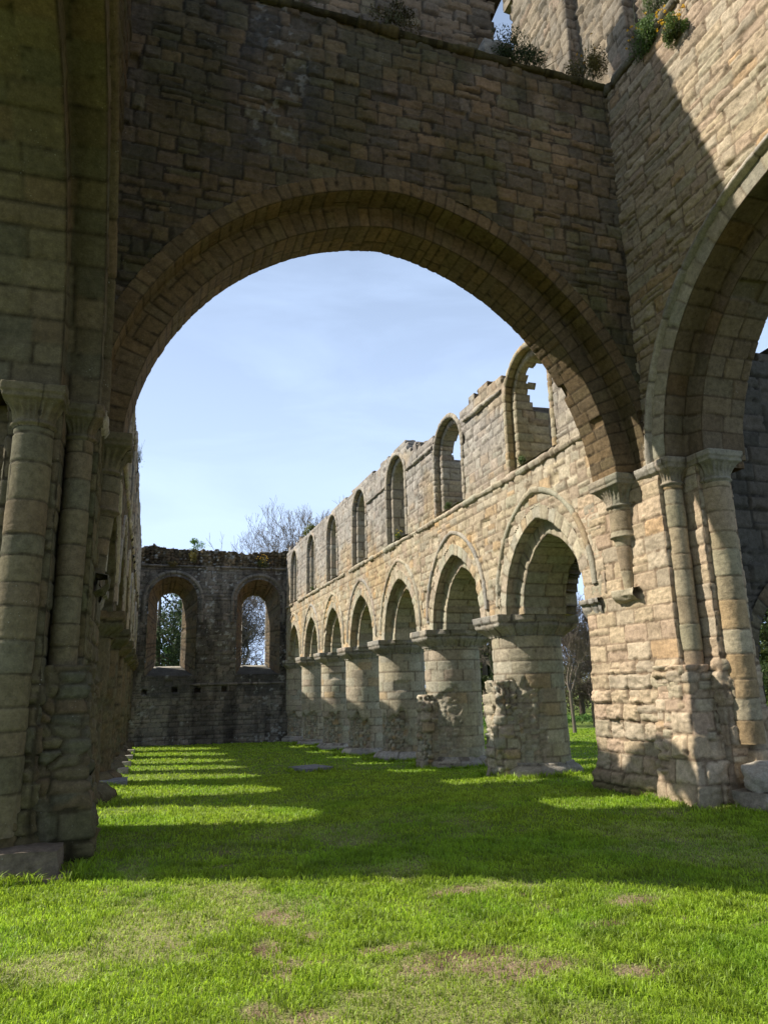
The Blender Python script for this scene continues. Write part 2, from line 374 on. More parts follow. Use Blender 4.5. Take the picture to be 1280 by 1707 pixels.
def ledge(name, parent, p0, p1, n, prof, res, seed, style='grey', jit=.012, mat=None, cw=(.3, .8), gaps=0., tint=(1, 1, 1)):
    """moulded string course from p0 to p1; prof = list of (out, up)"""
    p0, p1 = np.array(p0, float), np.array(p1, float); Ln = np.linalg.norm(p1-p0); d = (p1-p0)/Ln; n = np.array(n, float)
    pr, A, cn = resample(prof, res)
    s = np.linspace(0, Ln, int(Ln/res)+2); Sg, Ag = np.meshgrid(s, A, indexing='ij')
    P = p0+Sg[..., None]*d+pr[None, :, 0:1]*n+pr[None, :, 1:2]*np.array([0, 0, 1.])
    h, C, bc, ac = stones(Sg, Ag*0+.5, seed, ch=(2, 2.1), cw=cw, style=style, split=0, amp=jit, tilt=.05)
    h = h+.022*(fbm(Sg*4, Ag*9, s=seed, o=3)-.5)*2
    C = C*np.array(tint)
    kp = None
    if gaps:
        c_ = np.round(bc*1000).astype(np.int64); kp = (_h(c_, c_*0, c_*0, seed) > gaps)[:-1, :-1]
    return sheet(name, P, h, C, ('dir', n), mat or M_WEATH, parent, kp)
def rock(name, c, size, seed, parent=None, col=(.3, .27, .22), box=.5, noise_=.12, rot=0, n=22, mat=None, loc=None):
    g = np.linspace(-1, 1, n); V = []; F = []; k = 0
    for ax in range(3):
        for sg in (-1, 1):
            a, b = np.meshgrid(g, g, indexing='ij'); q = np.zeros((n, n, 3)); q[..., ax] = sg; q[..., (ax+1) % 3] = a; q[..., (ax+2) % 3] = b
            I = np.arange(n*n).reshape(n, n)+k
            V.append(q.reshape(-1, 3)); F.append(np.stack([I[:-1, :-1].ravel(), I[1:, :-1].ravel(), I[1:, 1:].ravel(), I[:-1, 1:].ravel()], 1)); k += n*n
    V = np.concatenate(V); sp = V/np.linalg.norm(V, axis=1, keepdims=True); V = lerp(sp, V*.85, box)
    nn = fbm(V[:, 0]*1.3+seed, V[:, 1]*1.3, V[:, 2]*1.3, seed, 4)-.5; V = V*(1+noise_*2*nn[:, None])
    C = np.array(col)*(.7+.6*fbm(V[:, 0]*3, V[:, 1]*3, V[:, 2]*3, seed+5, 4))[:, None]
    V = V*np.array(size)/2; cr_, sr = math.cos(rot), math.sin(rot)
    V = np.stack([V[:, 0]*cr_-V[:, 1]*sr, V[:, 0]*sr+V[:, 1]*cr_, V[:, 2]], 1)+np.array(c)
    return mesh(name, V, F, mat or M_WEATH, parent, C, True, loc if parent is None else None)

# ================================================================== SETTING
def build_ground():
    xs = np.concatenate([-np.geomspace(200, 6, 40), np.linspace(-5.7, 14, 150), np.geomspace(14.5, 260, 50)])
    ys = np.concatenate([np.linspace(-30, 2, 12), np.linspace(2.1, 14, 160), np.linspace(14.2, 44, 130), np.geomspace(45, 420, 45)])
    X, Y = np.meshgrid(xs, ys, indexing='ij')
    Z = gz(X, Y)+.03*(fbm(X*.9, Y*.9, s=3)-.5)+.012*(fbm(X*5, Y*5, s=4)-.5)
    dry, bare = patch(X, Y)
    C = np.array([.15, .20, .04])*(.7+.6*fbm(X*.6, Y*.6, s=9)[..., None])
    C = lerp(C, np.array([.30, .26, .13]), dry[..., None]*.7); C = lerp(C, lerp(np.array([.27, .20, .12]), np.array([.13, .085, .05]), sst(fbm(X*9, Y*9, s=66), .5, .62)[..., None]), bare[..., None])
    sheet('ground', np.stack([X, Y, Z], -1), Z*0, C, ('dir', (0, 0, 1)), M_TURF, None)['kind'] = 'structure'
SPOTS = [(2.05, 4.6, .55, .22), (2.35, 4.35, .4, .2), (1.0, 6.0, .1, .3), (.85, 5.3, .10, .25), (.65, 4.35, .12, .15), (1.6, 5.0, .3, .1), (3.2, 4.9, .3, .1), (2.6, 6.1, .35, .14), (3.7, 5.3, .3, .15), (2.9, 4.1, .3, .12), (1.9, 6.6, .06, .08), (3.0, 5.75, .06, .06)]
def patch(X, Y):
    n = fbm(X*1.3, Y*1.3, s=77, o=4); n2 = fbm(X*5, Y*5, s=78, o=4)
    near = 1-sst(Y, 7, 12)
    dry = sst(n, .5, .66)*near*.75+.15*sst(n, .5, .7)
    b = np.zeros_like(X)
    for cx, cy, rx, ry in SPOTS:
        b = np.maximum(b, 1-np.hypot((X-cx)/rx, (Y-cy)/ry)*.75)
    bare = sst(b+.9*(n2-.5), .30, .55)
    trail = sst(.35-np.abs(X-(.95+.12*np.sin(Y*1.4))), .12, .3)*sst(n2, .52, .66)*(1-sst(Y, 9.5, 12))
    bare = np.clip(bare+.8*trail+near*.5*sst(n2, .66, .74), 0, 1)
    return np.clip(dry+.6*sst(b, .0, .6), 0, 1), bare
build_ground()

def build_grass():
    rs = np.random.RandomState(5)
    pts = []; ex = []
    for (cx, cy, hx, hy) in [(7.75, 8.85, .75, .55), (7.33, 9.9, .02, 1.1), (-1.1, 8.9, .5, .75)]+[(8.1, 14.6+4.27*k, 1.0, 1.0) for k in range(6)]+[(-1.45, 14.6+4.27*k, 1.0, 1.0) for k in range(6)]+[(-1.05, 8.12, .5, .3), (7.86, 8.05, .42, .3), (4.27, 19.75, .5, .5)]:
        m = int(1500*(hx+hy)*(1 if cy < 13 else .5)); a_ = rs.uniform(0, 6.283, m); q = 1/np.maximum(np.maximum(np.abs(np.cos(a_))/hx, np.abs(np.sin(a_))/hy), 1e-3)+np.abs(rs.normal(0, .05, m))+.0
        ex.append(np.stack([cx+q*np.cos(a_), cy+q*np.sin(a_)], 1))
    ex = np.concatenate(ex)
    for (y0, y1, den) in ((3.0, 5.2, 8000), (5.2, 8, 4300), (8, 12, 1700), (12, 19, 560), (19, 42, 140)):
        x0, x1 = -.16*y1-.6, .98*y1+.3
        n = int((y1-y0)*(x1-x0)*den); x = rs.uniform(x0, x1, n); y = rs.uniform(y0, y1, n)
        ok = (x > -.16*y-.6) & (x < .98*y+.3)
        pts.append(np.stack([x[ok], y[ok]], 1))
    p = np.concatenate(pts+[ex]); x, y = p.T; tall = np.concatenate([np.ones(sum(len(q) for q in pts)), np.full(len(ex), 2.1)])
    dry, bare = patch(x, y)
    solid = ((x > 7.25) & (y > 8.7) & (y < 11)) | ((x < -.7) & (y > 8.2)) | (y > 40.4)
    clump = fbm(x*4, y*4, s=12, o=3)
    ok = ((rs.rand(len(x)) > bare*.72) & ~solid & (rs.rand(len(x)) < .35+1.1*clump)) | (tall > 1.5)
    x, y, dry, clump, tall = x[ok], y[ok], dry[ok], clump[ok], tall[ok]; n = len(x)
    dist = np.hypot(x, y)
    z = gz(x, y)+.03*(fbm(x*.9, y*.9, s=3)-.5)+.012*(fbm(x*5, y*5, s=4)-.5)-.004
    tuft = sst(fbm(x*9, y*9, s=44, o=3), .52, .68); hgt = rs.uniform(.018, .056, n)*(.5+.8*clump+.5*tuft)*(1-.35*dry)*np.interp(dist, [3, 10, 40], [1, 1.15, 1.5])
    hgt = hgt*tall
    wid = rs.uniform(.0018, .0036, n)*np.interp(dist, [3, 6, 12, 20, 42], [1, 1.5, 2.6, 4.5, 9])
    az = rs.uniform(0, 6.283, n); ln = rs.uniform(.15, 1.1, n)*hgt; laz = rs.uniform(0, 6.283, n)+0
    wx, wy = np.cos(az)*wid, np.sin(az)*wid; lx, ly = np.cos(laz)*ln, np.sin(laz)*ln
    b = np.stack([x, y, z], 1); w = np.stack([wx, wy, 0*x], 1)
    mid = b+np.stack([lx*.3, ly*.3, hgt*.6], 1); tip = b+np.stack([lx, ly, hgt*(.95-.3*(ln/hgt-.15))], 1)
    V = np.stack([b-w, b+w, mid+w*.8, mid-w*.8, tip], 1).reshape(-1, 3)
    k = np.arange(n)*5; Q = np.stack([k, k+1, k+2, k+3], 1); T = np.stack([k+3, k+2, k+4], 1)
    big = fbm(x*.8, y*.8, s=15, o=3)
    c = np.array([.39, .54, .040])*(rs.uniform(.6, 1.35, (n, 1)))
    c = lerp(c, np.array([.25, .45, .028])*rs.uniform(.8, 1.2, (n, 1)), sst(big, .45, .65)[:, None]*.55)
    c = lerp(c, np.array([.66, .60, .32]), (np.clip(dry*.55, 0, 1)*(rs.rand(n) < .6))[:, None]*rs.uniform(.4, 1, (n, 1)))
    c = c*(1-.35*(tuft*(rs.rand(n) < .7)))[:, None]*(.75+.5*fbm(x*3, y*3, s=45, o=3))[:, None]
    C = np.repeat(c, 5, 0); C[0::5] *= .8; C[1::5] *= .8
    o = mesh('lawn_grass', V, [Q, T], M_GRASS, None, C, True, (0, 0, 0))
    o['label'] = 'short green lawn grass covering the nave floor and foreground'; o['category'] = 'grass'; o['kind'] = 'stuff'
build_grass()

# ================================================================== NAVE ARCADES
BAY = 4.27; PIER0 = 14.6; NB = 7
BC = [12.45+BAY*k for k in range(NB)]; PC = [PIER0+BAY*k for k in range(6)]
TOPY = [10.3, 11.35, 11.45, 13.3, 14.6, 17.9, 19.0, 21.5, 25.5, 30.4, 40, 41]
TOPZ = [12.5, 12.3, 8.1, 8.45, 8.6, 8.35, 8.75, 9.0, 9.15, 9.1, 9.25, 9.2]
def weather_nave(U, V, C):
    t = sst(V+1.2*(fbm(U*.8, V*.8, s=50)-.5), 5.6, 7.4)[..., None]
    g = C.mean(-1, keepdims=True)
    C = lerp(C*np.array([1.04, .99, .95]), g*np.array([1.02, .97, .91])*.84, t*.65)
    drk = sst(fbm(U*1.1, V*.35, s=52), .56, .72)[..., None]
    C = lerp(C, C*np.array([.55, .54, .52]), drk*.55*sst(V, 3.5, 7)[..., None])
    or_ = sst(fbm(U*.5+3, V*.6, s=53), .62, .74)[..., None]
    return lerp(C, C*np.array([1.12, .95, .7]), or_*.6)
def arcade(xw, sg, label, nearres, style, seed, detail=True):
    """xw: nave face of the wall; sg=+1 wall thickness goes to +x (north side)"""
    n = (-sg, 0, 0)
    root = thing('nave_arcade', label, 'arcade', (xw+sg*.8, 10.6, g1(xw, 10.6)))
    mt = M_STONE
    for zone, (y0, y1, res) in enumerate(((10.3, 19.0, nearres), (19.0, 40.35, nearres*1.45))):
        arches = [Arch(c, 3.1, .35, 1.52) for c in BC]    # inner order radius 1.17+.35
        wins = [Arch(c+(0 if k else .0), (7.72 if k < 2 else 8.02), 0, .80) for k, c in enumerate(BC)]
        def top(u):
            return np.interp(u, TOPY, TOPZ)+.45*(fbm(u*1.7, u*0, s=seed+60, o=4)-.5)
        def keep_front(U, V, UC, VC):
            k = (V > 3.1) | (V > 99)
            for a in arches: k &= ~a.inside(U, V, .57)
            for i, a in enumerate(wins): k &= ~(a.inside(U, V, .10, floor=6.12))
            tp = top(UC)
            for i, a in enumerate(wins):
                if i >= 2: tp = np.maximum(tp, np.where(np.abs(UC-a.c) < 1.0, a.z0+1.05, 0))
                else: tp = np.where(np.abs(UC-a.c) < .95, 7.75, tp)
            k &= VC < tp
            return k
        def keep_back(U, V, UC, VC):
            k = (V > 3.1)
            for a in arches: k &= ~a.inside(U, V, .06)
            for i, a in enumerate(wins): k &= ~(a.inside(U, V, -.02, floor=6.3))
            return k & (VC < top(UC)-.25-.5*sst(20.5-UC, 0, 1.5))
        kw = dict(ua=(0, 1, 0), va=(0, 0, 1), n=n, ur=(y0, y1), vr=(3.1, 12.5 if zone == 0 else 9.6), tint=weather_nave)
        wall('wall', root, (xw, 0, 0), res=res, seed=seed+zone, keep=keep_front, thick=.36, style=style, ch=(.16, .27), cw=(.18, .48), jd=.022, amp=.016, tilt=.09, split=.14, miss=.015, mat=mt, **kw)
        wall('wall_core', root, (xw+sg*.365, 0, 0), res=max(res*1.6, .06), seed=seed+5+zone, keep=keep_back, thick=1.22, style=style, ch=(.14, .24), cw=(.2, .5), jd=.03, amp=.02, **kw)
    O = (xw, 0, 0); ua = (0, 1, 0)
    for k, c in enumerate(BC):
        res = nearres*(1 if k < 2 else 1.35)
        A = Arch(c, 3.1, .35, 1.52)
        ar = arch_sweep('arch', root, O, ua, n, A, [(.60, 0), (.32, 0), (.32, .25), (0, .25), (0, 1.28), (.32, 1.28), (.32, 1.6), (.6, 1.6)], res, seed+100+k, style=style, breaks=(3,), er=(.01, .03), amp=.01, tint=lambda x, z, C: C*1.03)
        arch_sweep('hood_mould', ar, O, ua, n, Arch(c, 3.32, .35, 1.52), [(.745, .02), (.74, -.03), (.70, -.05), (.64, -.035), (.60, .02)], res*.8, seed+150+k, style='grey' if k % 2 else 'buff', cw=(.3, .6), ch=(.3, .55), mat=M_WEATH, miss=0, rough=.008, tilt=.04, amp=.010)
        z0 = 7.72 if k < 2 else 8.02
        A = Arch(c, z0, 0, .80)
        prof = [(.22, .0), (.20, -.035), (.13, -.05), (.08, -.02), (.08, .13), (-.04, .13), (-.08, .17), (-.08, .62), (-.08, .95 if k < 2 else 1.55)]
        def ruin(bc, ac, k=k, A=A):
            if k >= 2: return np.ones_like(bc, bool)
            # free-standing half rings: the near side of the outer head has fallen
            return ~((ac > .80) & (np.abs(bc) < A.L()+.1))
        arch_sweep('window', root, O, ua, n, A, prof, res, seed+200+k, leg=z0-6.14, style='grey' if k > 0 else 'buff', breaks=(4,), ruin=ruin, ch=(.2, .36) if k > 1 else (.13, .22), tint=lambda x, z, C: C*np.array([.98, .95, .9]), cw=(.3, .6))
        # sloping sill
        P0, P1 = c-.76, c+.76
        uu = np.linspace(P0, P1, 40); dd = np.linspace(0, 1.3, 30); Ug, Dg = np.meshgrid(uu, dd, indexing='ij')
        P = np.stack([xw+sg*Dg, Ug, 6.14+Dg*.35+.05*fbm(Ug*5, Dg*5, s=k)], -1)
        C = np.array([.25, .23, .15])*(.6+.8*fbm(Ug*6, Dg*6, s=k+9)[..., None]); C = lerp(C, np.array([.10, .12, .03]), sst(fbm(Ug*3, Dg*3, s=k+19), .5, .6)[..., None])
        sheet('sill', P, 0*Ug, C, ('dir', (0, 0, 1)), M_WEATH, root)
    # respond half-pier at far end
    ledge('string_course', root, (xw, 10.3, 6.0), (xw, 40.3, 6.0), n, [(0, -.05), (.03, -.04), (.065, .02), (.065, .06), (.02, .10), (0, .11)], .035, seed+300, gaps=.12, jit=.028, style='buff')
    for a, b in ((13.55, 15.55), (17.75, 19.9), (22, 24.2)):
        ledge('upper_string_course', root, (xw, a, 8.12), (xw, b, 8.12), n, [(0, -.04), (.05, -.03), (.08, .03), (.02, .09), (0, .1)], .035, seed+301+int(a), jit=.02)
    # piers
    for k, yc in enumerate(PC+[40.3]):
        xc = xw+sg*.8; zg = g1(xw, yc)-.05; res = nearres*(1 if k < 2 else 1.4)
        last = k == 6
        front = math.pi if sg > 0 else 0
        p = bpy.data.objects.new('pier', None); p.location = np.array([xc, yc, zg])-root_loc(root); link(p, root)
        rt = 1.0-.0*k if k else 1.05
        def hm(T, Z, h, C, k=k, zg=zg):
            hr, Cr = rubble(T*.77, Z, seed+700+k, .17, .045, style)
            # robbed lower facing on the nave side
            f = np.cos(T-front-sg*.0)
            lim = zg+(1.55 if k > 1 else 2.0)+.35*(fbm(T*3, Z*0+k, s=seed+k, o=2)-.5)*2
            m = sst(lim-Z, -.02, .06)*sst(f+.35*(fbm(T*4, Z*2, s=5+k)-.5), .05, .25)
            if k == 0: m = m*.6
            if k == 1: m = m*.45
            h2 = h*(1-m)+(hr-.085-.05*(fbm(T*2, Z*2, s=k+3)-.3))*m
            C2 = lerp(C, Cr*.95, m[..., None]); gb = sst(zg+.45-Z+.3*(fbm(T*3, Z*2, s=k)-.5), 0, .3)[..., None]
            return h2, lerp(C2, C2*np.array([.6, .64, .45]), gb)
        def rf(T, Z, zg=zg): return .77+.02*np.cos(8*T)*0+0*Z+.03*sst(zg+1.2-Z, 0, 1.2)
        column('shaft', p, (xc, yc), rf, (zg, 2.72), res, seed+400+k, style=style, hmod=hm, chip=.014, rough=.006, ch=(.24, .32), cw=(.38, .62), jd=.012, wav=.006, amp=.006, tilt=.02, er=(.008, .02), split=0)
        def rb(T, Z, zg=zg, k=k):
            o = .98+.04*np.cos(8*T)-.0*Z
            return o-.16*sst(Z, zg+.2, zg+.36)+.06*(fbm(T*3, Z*3, s=k+seed)-.5)
        column('base', p, (xc, yc), rb, (zg-.1, zg+.36), res*1.1, seed+430+k, style='grey' if sg > 0 else 'olive', ch=(.2, .25), cw=(.5, .9), jd=.02, tilt=.06, amp=.015, rough=.015, mat=M_WEATH)
        # capital: round scalloped drum with a square block carrying the outer order
        def rc(T, Z):
            rd = .93+0*T; bx = boxr(T, .98, .98, .62)
            r = np.maximum(rd, bx)
            # lower scalloped part tapers back
            t = sst(3.0-.09-Z, 0, .26)
            scal = .03*np.abs(np.sin(T*13))
            r = r-t*((r-.79)*(.75+.25*np.cos(T*26)**2))-scal*t
            ab = sst(Z, 2.93, 2.955); r = r*(1)+ab*.035-.03*(1-sst(Z, 2.955, 2.99))*ab
            return r
        def captint(T, Z, C): return C*.92
        column('capital', p, (xc, yc), rc, (2.66, 3.12), .022 if k < 3 else .035, seed+460+k, style='grey' if sg > 0 else 'olive', ch=(.3, .31), cw=(.35, .6), jd=.012, wav=.0, amp=.008, split=0, tint=captint, rref=.95)
        if k < 2 and sg > 0:   # stub of the stone screen still bonded to the pier
            def rs_(T, Z, k=k, zg=zg):
                t = np.clip((Z-zg)/2.1, 0, 1)
                r = np.minimum(boxr(T, .36, .42, .40), .47)
                return r*(1.02-.12*t+(.16 if k == 0 else .07)*(fbm(T*1.6, Z*3.5, s=31+k)-.5))*np.where(Z > zg+1.75, .86, 1)
            def hs(T, Z, h, C, k=k):
                hr, Cr = rubble(T*.5, Z, 90+k, .2, .09, 'buff'); m = sst(fbm(T*1.3, Z*1.5, s=66+k), .55, .6)
                return h*1.2*(1-m)+(hr-.03)*m, lerp(C, Cr, m[..., None])
            column('screen_stub', p, (xc-.70, yc-.10+.1*k), rs_, (zg, zg+2.05-.1*k), res, seed+480+k, style='buff', hmod=hs, ch=(.19, .3), cw=(.25, .45), jd=.03, amp=.035, tilt=.2, er=(.015, .04), rough=.03)
    return root
north = arcade(7.3, 1, 'sunlit nave wall at the right, seven pointed arches on round piers below round-headed windows', .034, 'buff', 1000)
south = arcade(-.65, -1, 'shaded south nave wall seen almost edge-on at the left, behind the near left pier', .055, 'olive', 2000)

# ================================================================== WEST FRONT
def build_west():
    Y = 40.35
    root = thing('west_front', 'dark lichen-stained end wall closing the nave, two tall round-headed windows and a crumbling top', 'ruined wall', (3.4, Y+.8, g1(3.4, Y)))
    wl = [(1.14, 1.27, 6.42, 1.03, .66, 6.28), (5.75, 1.20, 6.42, 5.68, .67, 6.22)]
    def keep(U, V, UC, VC):
        k = V < 9.28+.45*(fbm(U*.9, U*0, s=8, o=3)-.5)+.30*(fbm(U*5, V*2, s=18, o=3)-.5)
        for c, hw, z0, *_ in wl: k &= ~Arch(c, z0, 0, hw).inside(U, V, .02, floor=2.43)
        return k
    def tint(U, V, C):
        st = sst(fbm(U*1.4, V*.28, s=81), .48, .66)[..., None]
        C = lerp(C, C*np.array([.42, .41, .42]), st*.8)
        for c, *_ in wl:
            m = sst(1.5-np.hypot((U-c)/1.3, (V-2.1)/.9)+.8*(fbm(U*2, V*2, s=82)-.5), .3, .8)[..., None]; C = lerp(C, np.array([.055, .052, .048]), m*.75)
            m = (sst(1.75-np.abs(U-c), 0, .5)*sst(np.abs(U-c), 1.1, 1.3)*sst(fbm(U*3, V*2, s=83), .4, .55))[..., None]; C = lerp(C, C*.45, m)
        top = sst(V+.8*(fbm(U*2, V*2, s=84)-.5), 7.9, 8.6)[..., None]
        C = lerp(C, C*np.array([.75, .7, .6]), top)
        wh = sst(fbm(U*7, V*7, s=86, o=3), .66, .72)[..., None]*sst(fbm(U*1, V*.8, s=87), .45, .6)[..., None]
        return lerp(C, np.array([.38, .38, .35]), wh*.7)
    def hmod(U, V, h, C):
        hr, Cr = rubble(U, V, 555, .22, .12, 'black'); m = sst(V+.25*(fbm(U*2, V*2, s=88)-.5), 8.3, 8.36)
        h = h*(1-m)+(hr-.05)*m
        for px, pz in ((2.62, 1.62), (4.0, 1.66), (-.1, 1.6), (1.4, 1.7)): h = np.where((np.abs(U-px) < .14) & (np.abs(V-pz) < .13), -.45, h)
        return h, lerp(C, Cr*np.array([1.25, 1.15, .95]), m[..., None])
    wall('wall', root, (0, Y, 0), (1, 0, 0), (0, 0, 1), (0, -1, 0), (-.9, 7.6), (-1.5, 9.9), .05, 3000, keep, 1.5, 'black', tint, M_WEATH, hmod, ch=(.17, .26), cw=(.22, .5), jd=.03, amp=.018, tilt=.08)
    for c, hw, z0, c2, hw2, z2 in wl:
        # splayed window reveal lofted from the wide inner arch to the narrow outer one
        s = np.linspace(-1, 1, 150); d = np.linspace(0, 1, 34); Sg, Dg = np.meshgrid(s, d, indexing='ij')
        def outl(c, hw, z0, zs):
            Lq = hw*math.pi/2; leg = z0-zs; tot = Lq+leg; a = np.abs(s)*tot
            al = np.clip(1-a/Lq, 0, 1)*math.pi/2
            return np.stack([c+np.sign(s+1e-9)*hw*np.cos(al), z0+hw*np.sin(al)-np.maximum(a-Lq, 0)], 1)
        f, b = outl(c, hw, z0, 2.35), outl(c2, hw2, z2, 2.95)
        xz = f[:, None]*(1-Dg[..., None])+b[:, None]*Dg[..., None]
        P = np.stack([xz[..., 0], Y+Dg*1.35, xz[..., 1]], -1)
        h, C, _, _ = stones(Dg*1.35, Sg*6, 3100+int(c), ch=(.2, .3), cw=(.3, .6), style='dark', jd=.02)
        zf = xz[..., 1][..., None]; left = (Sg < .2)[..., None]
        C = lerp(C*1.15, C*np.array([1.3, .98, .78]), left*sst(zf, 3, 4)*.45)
        wn = sheet('window', P, h, C, ('to', (c, Y-1, 5)), M_STONE, root)
        # outer straight reveal
        P2 = np.stack([np.broadcast_to(b[:, 0:1], Dg.shape), Y+1.35+Dg*.2, np.broadcast_to(b[:, 1:2], Dg.shape)], -1)
        sheet('outer_jamb', P2, 0*Dg, np.full(P2.shape, .3)*np.array([1, .9, .75]), ('to', (c2, Y+1.4, 5)), M_STONE, wn)
        # sloping sill
        u = np.linspace(-1, 1, 30); U2, D2 = np.meshgrid(u, d, indexing='ij')
        P3 = np.stack([(c+U2*(hw+.05))*(1-D2)+(c2+U2*(hw2+.03))*D2, Y-.02+D2*1.57, 2.33+.6*D2+.03*fbm(U2*5, D2*5, s=3)], -1)
        C3 = np.array([.09, .085, .07])*(.6+.8*fbm(U2*5, D2*5, s=4))[..., None]; C3 = np.where(D2[..., None] > .86, np.array([.42, .38, .3]), C3)
        sheet('sill', P3, 0*U2, C3, ('dir', (0, 0, 1)), M_WEATH, wn)
        # shutter of wall between splay and outer face
        arch_sweep('hood_mould', root, (0, Y, 0), (1, 0, 0), (0, -1, 0), Arch(c, z0, 0, hw), [(.34, .0), (.34, -.05), (.22, -.09), (.16, -.04), (.14, .02), (0, .02)], .045, 3150+int(c), leg=1.2, style='black', mat=M_WEATH, ch=(.2, .35))
    ledge('string_course', root, (-.6, Y, 8.25), (7.3, Y, 8.22), (0, -1, 0), [(0, -.05), (.08, -.03), (.12, .04), (.02, .1), (0, .1)], .05, 3200, 'black', gaps=.15)
    ledge('lower_string_course', root, (2.2, Y, 1.9), (7.3, Y, 1.9), (0, -1, 0), [(0, -.05), (.06, -.03), (.08, .04), (.02, .1), (0, .1)], .05, 3201, 'black', gaps=.3)
    u = np.linspace(-.6, 7.3, 160); rs = np.random.RandomState(4)
    return root
build_west()

# ================================================================== CROSSING
XN, XS = 7.33, -.70
YF = 8.95            # face of the west crossing wall
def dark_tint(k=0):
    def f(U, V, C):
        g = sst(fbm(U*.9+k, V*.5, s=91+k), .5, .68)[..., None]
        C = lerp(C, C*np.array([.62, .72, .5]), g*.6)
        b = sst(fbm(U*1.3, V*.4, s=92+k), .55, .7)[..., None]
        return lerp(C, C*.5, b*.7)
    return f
def build_west_crossing():
    root = thing('crossing_wall', 'dark tower wall filling the top of the view, pierced by the great wide arch onto the nave', 'ruined wall', (3.28, 9.6, 0))
    A = Arch(3.28, 4.60, .35, 4.10)
    ZL = 12.05
    def keep(U, V, UC, VC): return (V > 4.9) & ~A.inside(U, V, .595) & (V < ZL+.02)
    def tint(U, V, C):
        C = dark_tint(1)(U, V, C)
        s = sst(1.1-np.abs(U-1.35-.2*np.sin(V*2)), .2, .9)*sst(V, 8.6, 9.8)*sst(fbm(U*2.5, V*1.6, s=96), .42, .56)
        C = lerp(C, np.array([.06, .056, .05]), (s*.7)[..., None])
        wl = sst(fbm(U*10, V*10, s=97, o=3), .60, .68)*sst(.55-np.abs(U-1.45-.15*np.sin(V*3)), 0, .4)*sst(V, 8.8, 10)
        C = lerp(C, np.array([.30, .30, .27]), (wl*.5)[..., None])
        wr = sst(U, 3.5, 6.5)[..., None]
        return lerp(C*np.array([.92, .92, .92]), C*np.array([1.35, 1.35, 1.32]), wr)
    def hm(U, V, h, C): return h+.02*(fbm(U*1.5, V*1.5, s=99)-.5)*2, C
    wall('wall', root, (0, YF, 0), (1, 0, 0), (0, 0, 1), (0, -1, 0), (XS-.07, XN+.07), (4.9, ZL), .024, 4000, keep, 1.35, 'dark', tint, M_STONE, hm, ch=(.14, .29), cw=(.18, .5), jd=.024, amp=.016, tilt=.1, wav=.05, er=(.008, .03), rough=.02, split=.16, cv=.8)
    # arch orders
    s = A.L()
    ar = arch_sweep('arch', root, (0, YF, 0), (1, 0, 0), (0, -1, 0), A, [(.60, 0), (.36, 0), (.36, .38), (0, .38), (0, 1.05), (.36, 1.05), (.36, 1.36), (.60, 1.36)], .024, 4100,
        s0=-s+.34, s1=s-.34, style='dark', breaks=(1, 3), ch=(.14, .21), cw=(.28, .5), jd=.009, er=(.004, .014), amp=.004, cv=.4,
        tint=lambda x, z, C: C*np.array([1.12, 1.02, .84]))
    # ledge, passage floor and the set-back tower stage above
    ledge('string_course', root, (XS, YF, ZL), (XN, YF, ZL), (0, -1, 0), [(0, -.06), (.05, -.04), (.09, .02), (.09, .05), (.03, .09), (-.5, .10)], .03, 4200, 'dark', mat=M_STONE, jit=.03, tint=(.55, .6, .4))
    def keep2(U, V, UC, VC):
        return (UC < 5.45+.25*(_h((VC*10).astype(np.int64), (VC*0).astype(np.int64), (VC*0).astype(np.int64), 3)-.5)) & (V < np.interp(U, [-.7, 1.1, 3.2, 5.4], [14.3, 15.0, 15.9, 16.2])+.15*(fbm(U*3, V*3, s=2)-.5))
    wall('upper_wall', root, (0, YF+.35, 0), (1, 0, 0), (0, 0, 1), (0, -1, 0), (XS, 5.7), (ZL, 16.3), .032, 4300, keep2, .9, 'dark', lambda U, V, C: C*1.25*(1-.3*sst(fbm(U*2, V*2, s=5), .5, .6)[..., None]), M_WEATH, ch=(.17, .27), cw=(.25, .55), amp=.03, jd=.035, tilt=.1)  # dark palette puts the shade of this buff stone into its colour
    rock('fallen_stone', (5.2, 9.25, 12.45), (.5, .5, .5), 9, root, (.25, .23, .19))
    return root
build_west_crossing()

